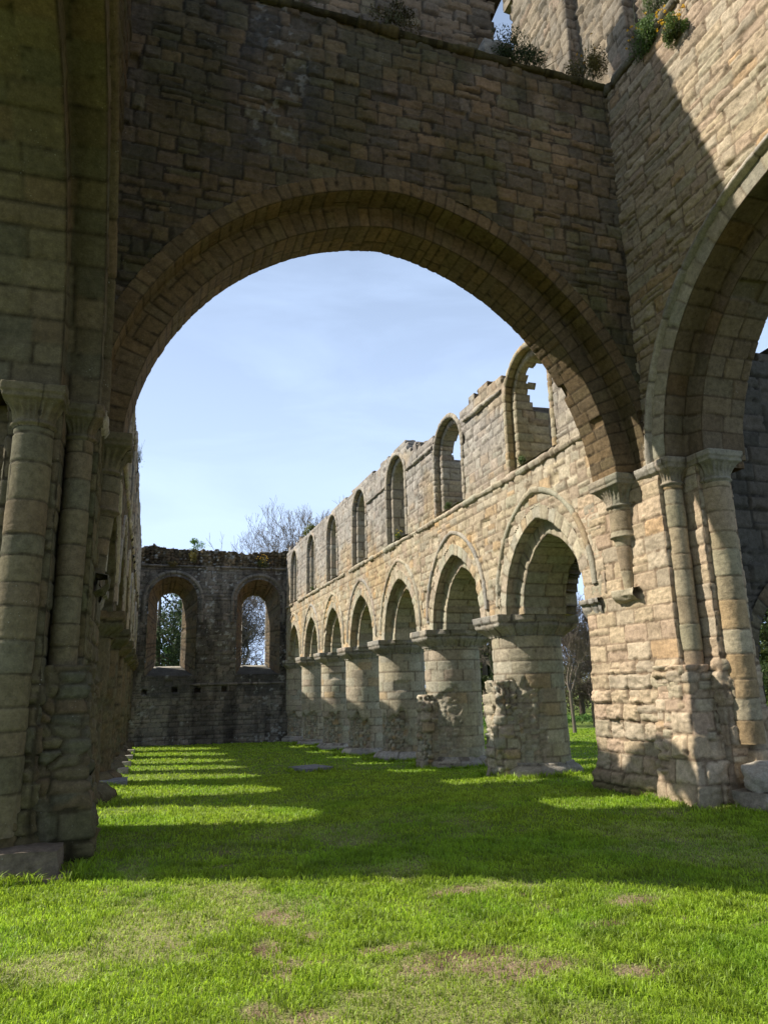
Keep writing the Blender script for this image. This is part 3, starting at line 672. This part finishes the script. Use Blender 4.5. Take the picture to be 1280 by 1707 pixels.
def side_crossing_wall(xj, sg, label, style, seed, res):
    root = thing('crossing_wall', label, 'ruined wall', (xj+sg*.6, 5.26, 0))
    n = (-sg, 0, 0); A = Arch(5.26, 4.9, 0, 2.92)
    def keep(U, V, UC, VC): return ~A.inside(U, V, .66) & (V > 4.93) & (V < 12.03)
    def tint(U, V, C):
        C = C*np.array([1.07, .98, .92])
        if sg < 0: C = dark_tint(5)(U, V, C)
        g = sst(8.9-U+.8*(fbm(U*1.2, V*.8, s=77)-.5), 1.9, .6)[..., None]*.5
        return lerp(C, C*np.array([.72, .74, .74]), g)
    def hm(U, V, h, C): return h+.03*(fbm(U*1.3, V*1.3, s=98)-.5)*2, C
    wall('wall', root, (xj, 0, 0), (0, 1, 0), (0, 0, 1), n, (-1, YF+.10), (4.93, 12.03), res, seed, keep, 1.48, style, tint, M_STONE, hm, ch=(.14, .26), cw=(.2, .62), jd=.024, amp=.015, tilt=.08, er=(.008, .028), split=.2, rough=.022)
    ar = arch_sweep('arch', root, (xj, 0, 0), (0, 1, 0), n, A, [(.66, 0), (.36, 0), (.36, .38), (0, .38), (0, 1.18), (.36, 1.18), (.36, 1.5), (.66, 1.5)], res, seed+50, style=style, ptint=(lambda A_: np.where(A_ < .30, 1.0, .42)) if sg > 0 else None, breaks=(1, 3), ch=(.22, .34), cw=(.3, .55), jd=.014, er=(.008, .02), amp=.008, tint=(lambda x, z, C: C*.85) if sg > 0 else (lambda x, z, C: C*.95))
    arch_sweep('hood_mould', ar, (xj, 0, 0), (0, 1, 0), n, A, [(.77, .01), (.77, -.05), (.70, -.09), (.66, -.05), (.64, .01)], .024, seed+60, style='grey' if sg > 0 else 'olive', ch=(.5, .8), cw=(.3, .6), mat=M_WEATH, miss=0)
    ledge('string_course', root, (xj, -1, 12.0), (xj, YF, 12.0), n, [(0, -.05), (.03, -.04), (.06, .02), (.06, .05), (.02, .08), (-.35, .10)], .035, seed+70, 'grey', jit=.03, gaps=.15, tint=(.6, .58, .5))
    return root
nw = side_crossing_wall(XN, 1, 'rough right-hand tower wall half in sunlight with a great arch springing at its lower edge', 'buff', 5000, .024)
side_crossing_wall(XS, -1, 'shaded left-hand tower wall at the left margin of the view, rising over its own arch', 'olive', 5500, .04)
# set-back upper stage over the north side
def build_upper():
    root = thing('upper_wall', 'broken upper tower stage with flat pilasters, high in the top right corner behind the weeds', 'ruined wall', (7.9, 10, 12))
    def keep(U, V, UC, VC): return (UC < 13.1)
    wall('wall', root, (8.0, 0, 0), (0, 1, 0), (0, 0, 1), (-1, 0, 0), (5.0, 14.5), (12.0, 19.5), .045, 5800, keep, .8, 'grey', lambda U, V, C: C*np.array([.62, .56, .48]), M_WEATH, ch=(.17, .29), cw=(.25, .6), amp=.03, jd=.05, tilt=.14, er=(.004, .02), rough=.03)
    for y in (9.05, 10.75):
        def rf(T, Z): return boxr(T, .18, .18, .3)
        column('pilaster', root, (7.93, y), rf, (12.05, 19.4), .04, 5850+int(y), style='grey', ch=(.22, .32), cw=(.3, .5), rref=.3, amp=.012, jd=.035, tint=lambda T, Z, C: C*np.array([.64, .58, .5]))
build_upper()

def crossing_pier(xj, sg, label, style, seed, res, tint=None):
    """e = distance outward from the jamb plane xj; the pier carries three arches"""
    root = thing('crossing_pier', label, 'stone pier', (xj+sg*.7, 9.5, g1(xj, 9.5)))
    zg = -.15
    # ----- body: plan path followed round the pier, stones wrapped along it
    def body(name, pts, z0, z1, seed, hm=None, style=style, tn=tint, closedtop=True, **kw):
        pr, A, cn = resample(pts, res); z = np.linspace(z0, z1, int((z1-z0)/res)+2)
        Ag, Zg = np.meshgrid(A, z, indexing='ij')
        h, C, _, _ = stones(Ag, Zg, seed, style=style, breaks=cn[1:-1], **kw)
        P = np.stack([xj+sg*np.broadcast_to(pr[:, 0:1], Ag.shape), np.broadcast_to(pr[:, 1:2], Ag.shape), Zg], -1)
        if hm: h, C = hm(P, Ag, Zg, h, C)
        if tn: C = tn(P, Ag, Zg, C)
        ctr = (xj+sg*.9, 9.9, 2)
        return sheet(name, P, h, C, ('from', ctr), M_STONE, root)
    up = [(1.5, 10.95), (-.03, 10.95), (-.03, 8.73), (.34, 8.73), (.34, 8.33), (.92, 8.33), (.92, 8.73), (1.4, 8.73), (1.4, 9.3)]
    def hm(P, A, Z, h, C):
        # coarse robbed courses at the foot, bulging out a little
        low = sst(1.95+.3*(fbm(A*1.5, A*0, s=seed+1)-.5)-Z, 0, .12); n_ = fbm(A*1.2, Z*1.2, s=seed+2)-.5
        h = h*(1+1.2*low)+low*(.05+.10*n_)+.10*sst(.5-Z, 0, .5)
        return h, C
    def col_grey(P, A, Z, C):
        t = sst(.55-Z+.5*(fbm(A, Z, s=seed+4)-.5), 0, .4)[..., None]
        C = lerp(C, C*np.array([.72, .72, .7]), t)
        C = lerp(C, C*np.array([.55, .62, .42]), sst(.22-Z+.3*(fbm(A*2, Z*2, s=seed+5)-.5), 0, .25)[..., None])
        return tint(P, A, Z, C) if tint else C
    pl = [(1.5, 10.95), (-.03, 10.95), (-.03, 8.73), (.34, 8.73), (.34, 8.33), (.92, 8.33), (.92, 8.73), (1.4, 8.73), (1.4, 9.3)]
    body('wall', up, zg, 4.95, seed, hm, tn=col_grey, ch=(.19, .32), cw=(.26, .62), jd=.02, amp=.012, tilt=.06, er=(.007, .024), split=.08, rough=.016)
    # respond shelf above arch spring: fill up to the nave wall (top of the jamb behind the inner order)
    # ----- shafts
    def shaft(e, y, r, z0, z1, capz, s, nm='shaft', taper=None, abh=(.5, .5), capw=1.5):
        cx = xj+sg*e
        def rf(T, Z):
            q = r+0*T
            return q if taper is None else q*taper(Z)
        def hh(T, Z, h, C):
            low = sst(2.0-Z, 0, .3)
            return h+low*.02*(fbm(T*3, Z*6, s=s)-.5), C
        sh = column(nm, root, (cx, y), rf, (z0, capz), res*.75, s, style=style, hmod=hh, ch=(.22, .42), cw=(3, 4), jd=.010, er=(.004, .012), amp=.004, tilt=0, split=0, wav=.002, rref=r, chip=.010, rough=.004, tint=(lambda T, Z, C: C*(np.array([.84, .79, .70]) if sg > 0 else 1.25)), mat=M_STONE)
        ztop = z1
        def rcap(T, Z):
            t = (Z-capz)/(ztop-.16-capz)
            neck = np.exp(-((Z-capz-.03)/.022)**2)*.035
            ab = Z > ztop-.17
            base = r*1.02+neck
            sq = boxr(T, abh[0], abh[0], abh[1])
            flare = lerp(base, sq*.93, np.clip(t, 0, 1)**1.6)
            sc = .034*np.abs(np.sin(T*11))*np.clip(1-np.abs(t-.62)*2.2, 0, 1)
            a = sq*(1+.0*T)+.02*(Z > ztop-.1)
            return np.where(ab, a, flare-sc)
        column('capital', sh, (cx, y), rcap, (capz-.01, ztop), .014, s+1, style=style, ch=(.6, .61), cw=(.5, .8), jd=.005, amp=.003, tilt=0, split=0, wav=0, rref=r*1.6, tint=lambda T, Z, C: C*(.66 if sg > 0 else 1.1))
        return sh
    shaft(.19, 8.70, .15, 1.75 if sg > 0 else 1.95, 4.96, 4.55, seed+20, abh=(.235, .24))
    shaft(.63, 8.30, .205, .8 if sg > 0 else .35, 4.97, 4.52, seed+30, abh=(.31, .29))
    # corbelled shaft carrying the inner order of the west arch
    def tp(Z):
        t = np.clip((Z-3.1)/(4.45-3.1), 0, 1)
        return np.where(t > .62, 1.0, .42+.38*t/.62)+.10*np.exp(-((t-.62)/.03)**2)
    shaft(-.02, 9.68, .215, 3.08, 4.93, 4.42, seed+40, 'corbelled_shaft', taper=tp, abh=(.33, .38))
    # little square corbel under it
    mbx = [(-.16, 9.45), (-.16, 9.98)]
    ledge('corbel', root, (xj+sg*-.0, 9.42, 3.0), (xj, 9.98, 3.0), (-sg, 0, 0), [(0, -.12), (.1, -.08), (.17, 0), (.17, .10), (0, .12)], .02, seed+45, style, mat=M_STONE, jit=.002, cw=(2, 3))
    # respond capital of the first nave arch
    ledge('respond_capital', root, (xj, 10.45, 2.9), (xj, 11.02, 2.9), (-sg, 0, 0), [(0, -.14), (.06, -.02), (.08, .06), (.12, .08), (.12, .16), (0, .18)], .02, seed+46, 'grey', jit=.004)
    ledge('impost_band', root, (xj, 8.55, 4.84), (xj, 9.2, 4.84), (-sg, 0, 0), [(0, -.08), (.05, -.04), (.09, .03), (.09, .1), (0, .12)], .02, seed+47, 'grey', jit=.004)
    # ----- battered rubble foot with weathered blocks
    rs = random.Random(seed)
    mb = []
    def rfoot(T, Z):
        r = boxr(T, .62, .62, .42); t = sst(Z, 0.0, 1.75)
        return r*(1.08-.2*t)+.10*(fbm(T*2, Z*2.4, s=seed+6)-.5)
    def hfoot(T, Z, h, C):
        hr, Cr = rubble(T*.5, Z, seed+8, .22, .10, style); m = .75*sst(fbm(T*1.1+4, Z*1.1, s=seed+9)+.0, .52, .58)
        C2 = lerp(C, Cr, m[..., None]); 
        if tint: C2 = tint(None, T, Z, C2)
        return h*1.15*(1-m)+hr*m*.7, C2
    cx = xj+sg*.36
    column('foot', root, (cx+sg*.06, 8.85), rfoot, (zg-.1, 1.88 if sg > 0 else 1.98), res, seed+60, style=style, hmod=hfoot, ch=(.18, .34), cw=(.28, .55), jd=.025, er=(.01, .035), amp=.03, tilt=.16, rough=.02)
    def rfoot2(T, Z):
        r = boxr(T, .45, .6, .42); t = sst(Z, 0.0, 1.3)
        return r*(1.12-.3*t)+.12*(fbm(T*2, Z*2.4, s=seed+16)-.5)
    column('foot', root, (xj+sg*1.05, 8.62), rfoot2, (zg-.1, 1.25), res, seed+61, style=style, hmod=hfoot, ch=(.18, .34), cw=(.28, .55), jd=.025, er=(.01, .035), amp=.03, tilt=.16, rough=.02)
    return root
def north_tint(P, A, Z, C):
    return lerp(C, C*np.array([1.14, .98, .88]), .7)
def south_tint(P, A, Z, C):
    g = sst(fbm(A*.9, Z*.6, s=121), .42, .62)[..., None]
    return lerp(C, C*np.array([.8, .85, .6]), g*.6)
pn = crossing_pier(XN, 1, 'massive sunlit pier at the right with two attached shafts and a rough battered foot', 'buff', 6000, .022, north_tint)
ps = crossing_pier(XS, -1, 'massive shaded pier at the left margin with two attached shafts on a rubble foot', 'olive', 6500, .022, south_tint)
def stone_thing(name, label, cat, c, size, seed, **kw):
    o = rock(name, c, size, seed, None, loc=(c[0], c[1], c[2]-size[2]/2), **kw); o['label'] = label; o['category'] = cat; return o
stone_thing('boulder', 'pale pointed boulder catching the sun at the foot of the right-hand pier', 'boulder', (7.86, 8.02, .40), (.72, .5, .42), 3, col=(.42, .37, .29), box=.35, noise_=.22, rot=.4)
stone_thing('base_block', 'grey broken block on the grass beside the pale pointed boulder, at the right margin', 'stone block', (7.86, 8.05, .06), (.85, .6, .42), 6, col=(.28, .24, .18), box=.75, noise_=.16, rot=.2)
stone_thing('plinth_block', 'low squared grey plinth stone in front of the left pier, at the lower left margin', 'stone block', (-1.05, 8.12, .10), (.85, .5, .36), 8, col=(.17, .135, .10), box=.85, noise_=.11)
stone_thing('plinth_slab', 'thin earth-stained footing slab under the squared plinth stone, bottom of the left pier', 'stone slab', (-1.0, 8.05, -.02), (1.05, .62, .12), 12, col=(.2, .155, .12), box=.9, noise_=.08)
# transept wall beyond the north arch
def build_transept():
    root = thing('transept_wall', 'dark rubble wall at the right margin behind the two shafts, with an arch opening low down', 'ruined wall', (11, 9.5, g1(11, 9.5)))
    A = Arch(10.35, 1.9, .2, 1.35)
    def keep(U, V, UC, VC): return (VC < 7.3+.4*(fbm(UC*2, UC*0, s=6)-.5)) & ~A.inside(U, V, .0)
    wall('wall', root, (0, 9.15, 0), (1, 0, 0), (0, 0, 1), (0, -1, 0), (8.6, 18), (-.3, 8), .035, 7000, keep, 1.2, 'black', lambda U, V, C: C*.55, M_STONE, None, ch=(.2, .34), cw=(.3, .7), jd=.04, amp=.03, tilt=.1)
    arch_sweep('arch', root, (0, 9.15, 0), (1, 0, 0), (0, -1, 0), A, [(.25, -.01), (0, -.01), (0, 1.2)], .035, 7010, leg=2.0, style='dark', breaks=(1,))
build_transept()
for lab, c, s, r in (('flat grey ledger slab lying alone on the grass, between the row of lit bands and the round piers', (4.27, 19.75, -.33), (1.0, 1.1, .1), .35),
                     ('flat grey slab half behind the left piers, at the edge of the first sunlit bands', (-.62, 18.2, -.27), (.75, .8, .12), 0)):
    o = stone_thing('stone_slab', lab, 'stone slab', (c[0], c[1], g1(c[0], c[1])+.08), s, int(c[1]*3), col=(.22, .22, .23), box=.97, noise_=.01, rot=r)
rs = random.Random(8)
for k in range(4):
    y = 22.2+4.2*k*.98
    o = stone_thing('stump_stone', ('nearest', 'second', 'third', 'farthest')[k]+' of the four small pale stones along the feet of the left-hand nave piers', 'stone', (-.50, y, g1(0, y)+.07), (.34, .42, .24), 40+k, col=(.34, .3, .24), box=.8, noise_=.08)
    o['group'] = 'stones at the feet of the left-hand nave piers'

# ================================================================== PLANTS
def leaf_cloud(mb, c, rad, n, size, col, seed, flat=1., up=.3):
    rs = np.random.RandomState(seed); d = rs.normal(size=(n, 3)); d /= np.linalg.norm(d, axis=1, keepdims=True)
    p = np.array(c)+d*(rs.rand(n, 1)**.45)*np.array(rad)
    a = rs.normal(size=(n, 3)); a[:, 2] *= flat; a /= np.linalg.norm(a, axis=1, keepdims=True)
    b = np.cross(a, rs.normal(size=(n, 3))); b /= np.linalg.norm(b, axis=1, keepdims=True)
    s = size*rs.uniform(.5, 1.4, (n, 1))
    V = np.stack([p-a*s, p+b*s*.45, p+a*s, p-b*s*.45], 1).reshape(-1, 3); k = np.arange(n)*4
    C = np.repeat(np.array(col)*rs.uniform(.55, 1.45, (n, 1)), 4, 0)
    mb.add(V, [np.stack([k, k+1, k+2, k+3], 1)], C)
def tubes(mb, P0, P1, R0, R1, col, sides=4):
    P0, P1 = np.asarray(P0, float), np.asarray(P1, float); n = len(P0)
    d = P1-P0; d /= np.maximum(np.linalg.norm(d, axis=1, keepdims=True), 1e-9)
    a = np.cross(d, [0.3, .2, .9]); a /= np.maximum(np.linalg.norm(a, axis=1, keepdims=True), 1e-9); b = np.cross(d, a)
    V = np.zeros((n, 2*sides, 3))
    for i in range(sides):
        t = 2*math.pi*i/sides; w = a*math.cos(t)+b*math.sin(t)
        V[:, i] = P0+w*np.asarray(R0)[:, None]; V[:, sides+i] = P1+w*np.asarray(R1)[:, None]
    k = np.arange(n)[:, None]*2*sides; F = []
    for i in range(sides):
        j = (i+1) % sides; F.append(np.concatenate([k+i, k+j, k+sides+j, k+sides+i], 1))
    mb.add(V.reshape(-1, 3), [np.concatenate(F)], np.repeat(np.broadcast_to(np.asarray(col, float), (n, 3)), 2*sides, 0))
def plant(label, c, size, seed, col=(.07, .12, .03), flower=None, nf=25, n=500, stems=True, name='wall_plant', leaf=.02):
    if leaf < .03: n = int(n*2)
    t = thing(name, label, 'plant', c, 'weeds rooted on the ruined walls'); rs = np.random.RandomState(seed); mb = MB()
    c = np.array(c, float); sz = np.array(size, float)
    for i in range(6):
        o = c+np.array([rs.uniform(-.5, .5)*sz[0], rs.uniform(-.5, .5)*sz[1], sz[2]*rs.uniform(.15, .6)])
        leaf_cloud(mb, o, sz*rs.uniform(.25, .45), n//6, leaf, np.array(col)*rs.uniform(.7, 1.4), seed*10+i)
    mb.build('foliage', M_LEAF, t, False)
    ms = MB(); k = 30
    P0 = c+rs.uniform(-.35, .35, (k, 3))*sz*[1, 1, 0]; P1 = P0+rs.normal(0, .25, (k, 3))*sz+np.array([0, 0, sz[2]*.75])
    tubes(ms, P0, P1, np.full(k, .006), np.full(k, .003), (.12, .13, .05), 3); ms.build('stem', M_LEAF, t)
    if flower is not None:
        for i in range(nf):
            mf = MB(); q = P1[i % k]+rs.normal(0, .12, 3)*sz
            leaf_cloud(mf, q, (.02, .02, .02), 12, .017*max(1, leaf/.035), flower, seed*50+i)
            mf.build('flower', M_LEAF, t, False)
    return t
OR = (.80, .50, .03)
plant('orange-flowered wallflower clump sunlit on the ledge, rightmost of the ledge plants', (7.22, 7.12, 11.35), (.3, .32, .42), 1, (.13, .19, .05), OR, 45, 1100)
plant('bright leafy green weed with few orange flowers, left of the sunlit wallflowers on the ledge', (7.25, 7.85, 11.75), (.4, .5, .7), 2, (.14, .22, .06), OR, 14, 1500)
plant('pale green weed at the top edge of the picture above the sunlit wallflowers', (7.35, 7.55, 12.3), (.3, .4, .5), 3, (.14, .18, .07), None, 0, 500)
plant('shaded yellowish bush in the corner where the two tower walls meet', (6.95, 8.95, 12.15), (.55, .4, .7), 4, (.12, .10, .03), (.5, .3, .03), 10, 1600)
plant('dark green weeds on the mossy ledge below the slit of blue sky', (5.75, 8.95, 12.15), (.95, .35, .6), 5, (.045, .07, .025), None, 0, 2000)
plant('brown dead-looking tuft on the ledge of the dark wall, left of the slit of sky', (3.3, 8.9, 12.2), (.55, .3, .4), 6, (.07, .06, .02), None, 0, 700)
plant('dark creeping moss tuft at the left end of the dark wall ledge', (1.75, 8.9, 12.2), (.8, .25, .3), 16, (.03, .04, .015), None, 0, 600)
plant('small green tuft on the broken wall top beside the nearest nave window', (8.2, 11.3, 8.05), (.3, .3, .25), 7, (.08, .16, .03), None, 0, 200)
plant('small yellowish bush on top of the north nave wall near its far end', (7.7, 35.3, 9.15), (.6, .8, .75), 8, (.14, .15, .03), (.5, .4, .03), 12, 500, leaf=.06)
plant('orange-flowered weed on the end wall between its right window and the top', (5.95, 40.2, 8.3), (.55, .3, .6), 9, (.12, .12, .03), OR, 24, 260, leaf=.05)
plant('rusty tuft on the end wall above its left window', (1.0, 40.2, 8.25), (.5, .25, .3), 10, (.2, .15, .05), None, 0, 300, leaf=.04)
plant('yellowing ivy patch hanging from the top of the end wall, left of centre', (2.1, 40.2, 8.5), (.4, .25, .8), 11, (.17, .14, .03), None, 0, 350, leaf=.04)
plant('sparse twiggy weed sticking out of the left nave wall into the sky', (-.62, 22.5, 8.6), (.25, .5, .6), 12, (.1, .1, .04), None, 0, 40)
for k, (y, s_) in enumerate(((12.9, .25), (16.9, .25), (21.0, .3), (33.6, .25))):
    plant(('tiny green tuft on the sill of the nearest nave window', 'tiny green tuft on the sill of the second nave window from the right', 'yellow-flowered tuft on the sill of the third nave window from the right', 'tiny rusty tuft on the sill of the second farthest nave window')[k], (7.36, y, 6.2), (.15, s_, .2), 20+k, (.08, .13, .03), (.6, .5, .03) if k == 2 else None, 14, 120)
# ------------------------------------------------------------------ trees
def bare_tree(label, c, H, seed, spread=.55, depth=7, trunk=.28, col=(.16, .135, .11), name='bare_tree', lean=0., first=.28, twig=1., up=.28, nb=(2, 4), ivy=None, leafc=None):
    t = thing(name, label, 'tree', c, 'bare trees beyond the ruins'); rs = np.random.RandomState(seed)
    lv = [[] for _ in range(depth+1)]
    cur = [(np.array(c, float)-[0, 0, .3], np.array([lean, 0, 1.]), H*first, trunk, 0)]
    while cur:
        nxt = []
        for p, d, l, r, k in cur:
            d = d/np.linalg.norm(d); segs = 4 if k < 3 else 2; q = p; r2 = r
            for s_ in range(segs):
                d2 = d+rs.normal(0, .10 if k else .03, 3); d2 /= np.linalg.norm(d2); q2 = q+d2*l/segs; r3 = r2*(.9 if k else .93)
                lv[k].append((q, q2, r2, r3))
                if k < depth and k > 0 and s_ < segs-1 and rs.rand() < .7:
                    sd = rs.normal(size=3); sd -= sd.dot(d2)*d2; sd /= np.linalg.norm(sd)
                    nxt.append((q2, d2*.6+sd*.8+[0, 0, up*.6], l*rs.uniform(.45, .65), r3*.5, k+1))
                q, r2, d = q2, r3, d2+np.array([0, 0, up*.1])
            if k < depth:
                for i in range(rs.randint(*nb)+(1 if k == 0 else 0)):
                    sd = rs.normal(size=3); sd -= sd.dot(d)*d; sd /= np.linalg.norm(sd)
                    nxt.append((q, d+sd*spread*rs.uniform(.6, 1.5)+[0, 0, up], l*rs.uniform(.62, .85), r2*rs.uniform(.55, .8), k+1))
        if len(nxt) > 9000: 
            rs.shuffle(nxt); nxt = nxt[:9000]
        cur = nxt
    for nm, ks in (('trunk', range(0, 2)), ('crown', range(2, depth+1))):
        mb = MB()
        for k in ks:
            if not lv[k]: continue
            P0 = [a[0] for a in lv[k]]; P1 = [a[1] for a in lv[k]]
            mn = .010*twig; tubes(mb, P0, P1, np.maximum([a[2] for a in lv[k]], mn), np.maximum([a[3] for a in lv[k]], mn*.8), col, 6 if k < 3 else 3)
        if nm == 'crown' and leafc is not None:
            ends = np.array([a[1] for a in lv[depth]]); rs.shuffle(ends); ends = ends[:7000]
            k = len(ends); a = rs.normal(size=(k, 3))*.10; b = rs.normal(size=(k, 3))*.07
            V = np.stack([ends-a, ends+b, ends+a, ends-b], 1).reshape(-1, 3); kk = np.arange(k)*4
            mb.add(V, [np.stack([kk, kk+1, kk+2, kk+3], 1)], np.repeat(np.array(leafc)*rs.uniform(.6, 1.4, (k, 1)), 4, 0))
        mb.build(nm, M_BARK if leafc is None or nm == 'trunk' else M_LEAF, t)
    if ivy is not None:
        mi = MB()
        for a in lv[0]+lv[1]:
            for j in range(4): leaf_cloud(mi, lerp(a[0], a[1], rs.rand()), (a[2]*2.2+.1,)*3, 90, .07, ivy, rs.randint(1e6))
        mi.build('ivy', M_LEAF, t, False)
    return t
def dirpt(px, Yd):
    """world x at distance Yd along image column px (full-size photo pixels), near the horizon"""
    d = f_+r_*(px-640)/1192.26+u_*(853.5-1120)/1192.26
    return d[0]/d[1]*Yd
def T(px, Yd): 
    x = dirpt(px, Yd); return (x, Yd, g1(x, Yd))
bare_tree('large bare tree spreading over the far end of the north nave wall', T(512, 78), 24.0, 3, .45, 8, .40, twig=1.5, up=.26)
bare_tree('low bare tree crown just above the middle of the end wall', T(400, 70), 14.8, 11, .75, 8, .35, twig=1.6, up=.16, first=.3)
bare_tree('bare tree with curving limbs seen through the right window of the end wall', T(425, 56), 12.5, 5, .8, 5, .30, twig=2.0, first=.2, up=.05, col=(.10, .085, .07))
bare_tree('thin bare tree seen over the end wall beside the green treetop', T(360, 74), 14.2, 14, .6, 7, .25, twig=1.6)
bare_tree('tall straight bare tree seen through the nearest arch, right of the big broken pier', T(950, 36), 19, 21, .55, 8, .12, twig=.9, first=.13, up=.3, col=(.17, .14, .11))
bare_tree('leaning many-branched bare tree behind the tall straight one', T(985, 42), 14, 23, .7, 8, .15, twig=1.0, lean=-.1, first=.12, up=.12, col=(.13, .105, .08))
bare_tree('broad bare tree behind the right pier with dense brown twigs', T(1010, 52), 17, 27, .75, 8, .25, twig=1.2, first=.15, up=.1, col=(.15, .12, .085))
bare_tree('bare sapling between the two nearest round piers', T(826, 46), 11, 31, .55, 6, .16, twig=1.6, ivy=(.04, .06, .02), col=(.14, .12, .09))
bare_tree('bare tree with budding green twigs seen low at the right margin', T(1284, 30), 9, 35, .7, 6, .2, twig=1.4, first=.15, leafc=(.14, .17, .04))
def leafy(label, c, H, rad, seed, col, n=9000, leaf=.12, name='leafy_tree', droop=False):
    t = thing(name, label, 'tree', c); rs = np.random.RandomState(seed); c = np.array(c, float)
    mt = MB(); tubes(mt, [c-[0, 0, .3], c+[0, 0, H*.35]], [c+[0, 0, H*.35], c+[rs.normal()*.2, 0, H*.85]], [.3, .22], [.22, .06], (.10, .08, .06), 7)
    br = 26; zz = rs.uniform(.15, .95, br); az = rs.uniform(0, 6.28, br)
    P0 = c+np.stack([0*zz, 0*zz, zz*H*.9], 1); w = np.interp(zz, [0, .25, .6, 1], [.6, 1, .85, .2])*rad
    P1 = P0+np.stack([np.cos(az)*w, np.sin(az)*w, (-.1 if droop else .12)*H+0*w], 1)
    tubes(mt, P0, P1, np.full(br, .07), np.full(br, .02), (.10, .08, .06), 4); mt.build('trunk', M_BARK, t)
    mb = MB()
    for i in range(br):
        for f in (.35, .65, .95):
            q = lerp(P0[i], P1[i], f)+rs.normal(0, .2, 3); s_ = rad*rs.uniform(.16, .34)
            leaf_cloud(mb, q, (s_, s_, s_*(1.3 if droop else .7)), n//(br*3), leaf, np.array(col)*rs.uniform(.55, 1.5), rs.randint(1e6), 2. if droop else .6)
    mb.build('crown', M_LEAF, t, False); return t
leafy('dark drooping evergreen filling the left window of the end wall', T(262, 50), 11.5, 3.2, 41, (.055, .08, .03), 20000, .10, 'evergreen_tree', True)
leafy('small bright green treetop showing above the end wall', T(308, 60), 15.9, 1.9, 42, (.12, .21, .04), 26000, .07, 'evergreen_tree')
leafy('ivy-green tree seen between the piers left of the big broken pier', T(808, 56), 14, 3.5, 43, (.06, .075, .025), 15000, .15)
leafy('dull green bush in the gap under the nearest arch, low behind the bare trees', T(965, 60), 7.5, 3.6, 44, (.16, .15, .075), 16000, .08, 'bush')
leafy('dull brown-green bush further right behind the right pier', T(1035, 58), 8, 4, 45, (.15, .13, .07), 14000, .08, 'bush')
leafy('dark ivy-green bush filling the low arch opening at the right margin', T(1300, 26), 6.5, 3.0, 47, (.06, .085, .025), 12000, .09, 'bush')
leafy('dense green bush seen through the second nave arch', T(770, 60), 11, 4.5, 46, (.05, .07, .022), 14000, .15, 'bush')
def bank():
    rs = np.random.RandomState(9); mb = MB()
    for i in range(260):
        y = rs.uniform(46, 52); x = rs.uniform(.3, 1.3)*y; 
        leaf_cloud(mb, (x, y, g1(x, y)+.25), (.9, .5, .35), 80, .10, np.array([.10, .19, .035])*rs.uniform(.7, 1.3), i+5000)
    o = mb.build('ground_cover', M_LEAF, None, False, (0, 0, 0)); o['label'] = 'low bright green undergrowth beyond the lawn'; o['category'] = 'undergrowth'; o['kind'] = 'stuff'
    mb = MB()
    for i in range(420):
        y = rs.uniform(66, 82); x = rs.uniform(-.4, 1.5)*y; h_ = rs.uniform(.5, 5.0)
        leaf_cloud(mb, (x, y, g1(x, y)+h_), (2.2, 1.5, 1.4), 110, .22, np.array([.085, .08, .04])*rs.uniform(.6, 1.4), i+9000)
    o = mb.build('woodland', M_LEAF, None, False, (0, 0, 0)); o['label'] = 'hazy brown-green mass of woodland far behind the ruins'; o['category'] = 'woodland'; o['kind'] = 'stuff'
bank()
def build_east():
    """the unseen east crossing arch behind the camera, added to cut skylight"""
    root = thing('crossing_wall', 'unseen wall of the fourth crossing arch over and behind the viewpoint', 'ruined wall', (3.3, .9, 0))
    A = Arch(3.28, 4.69, .16, 4.0)
    def keep(U, V, UC, VC): return (V > -.1) & ~A.inside(U, V, .0)
    wall('wall', root, (0, -.6, 0), (1, 0, 0), (0, 0, 1), (0, 1, 0), (-3, 9.5), (-.1, 13), .09, 9000, keep, 1.2, 'dark')  # out of view, added to hold down ambient light in the crossing
    for x in (-1.2, 7.8): pass
build_east()
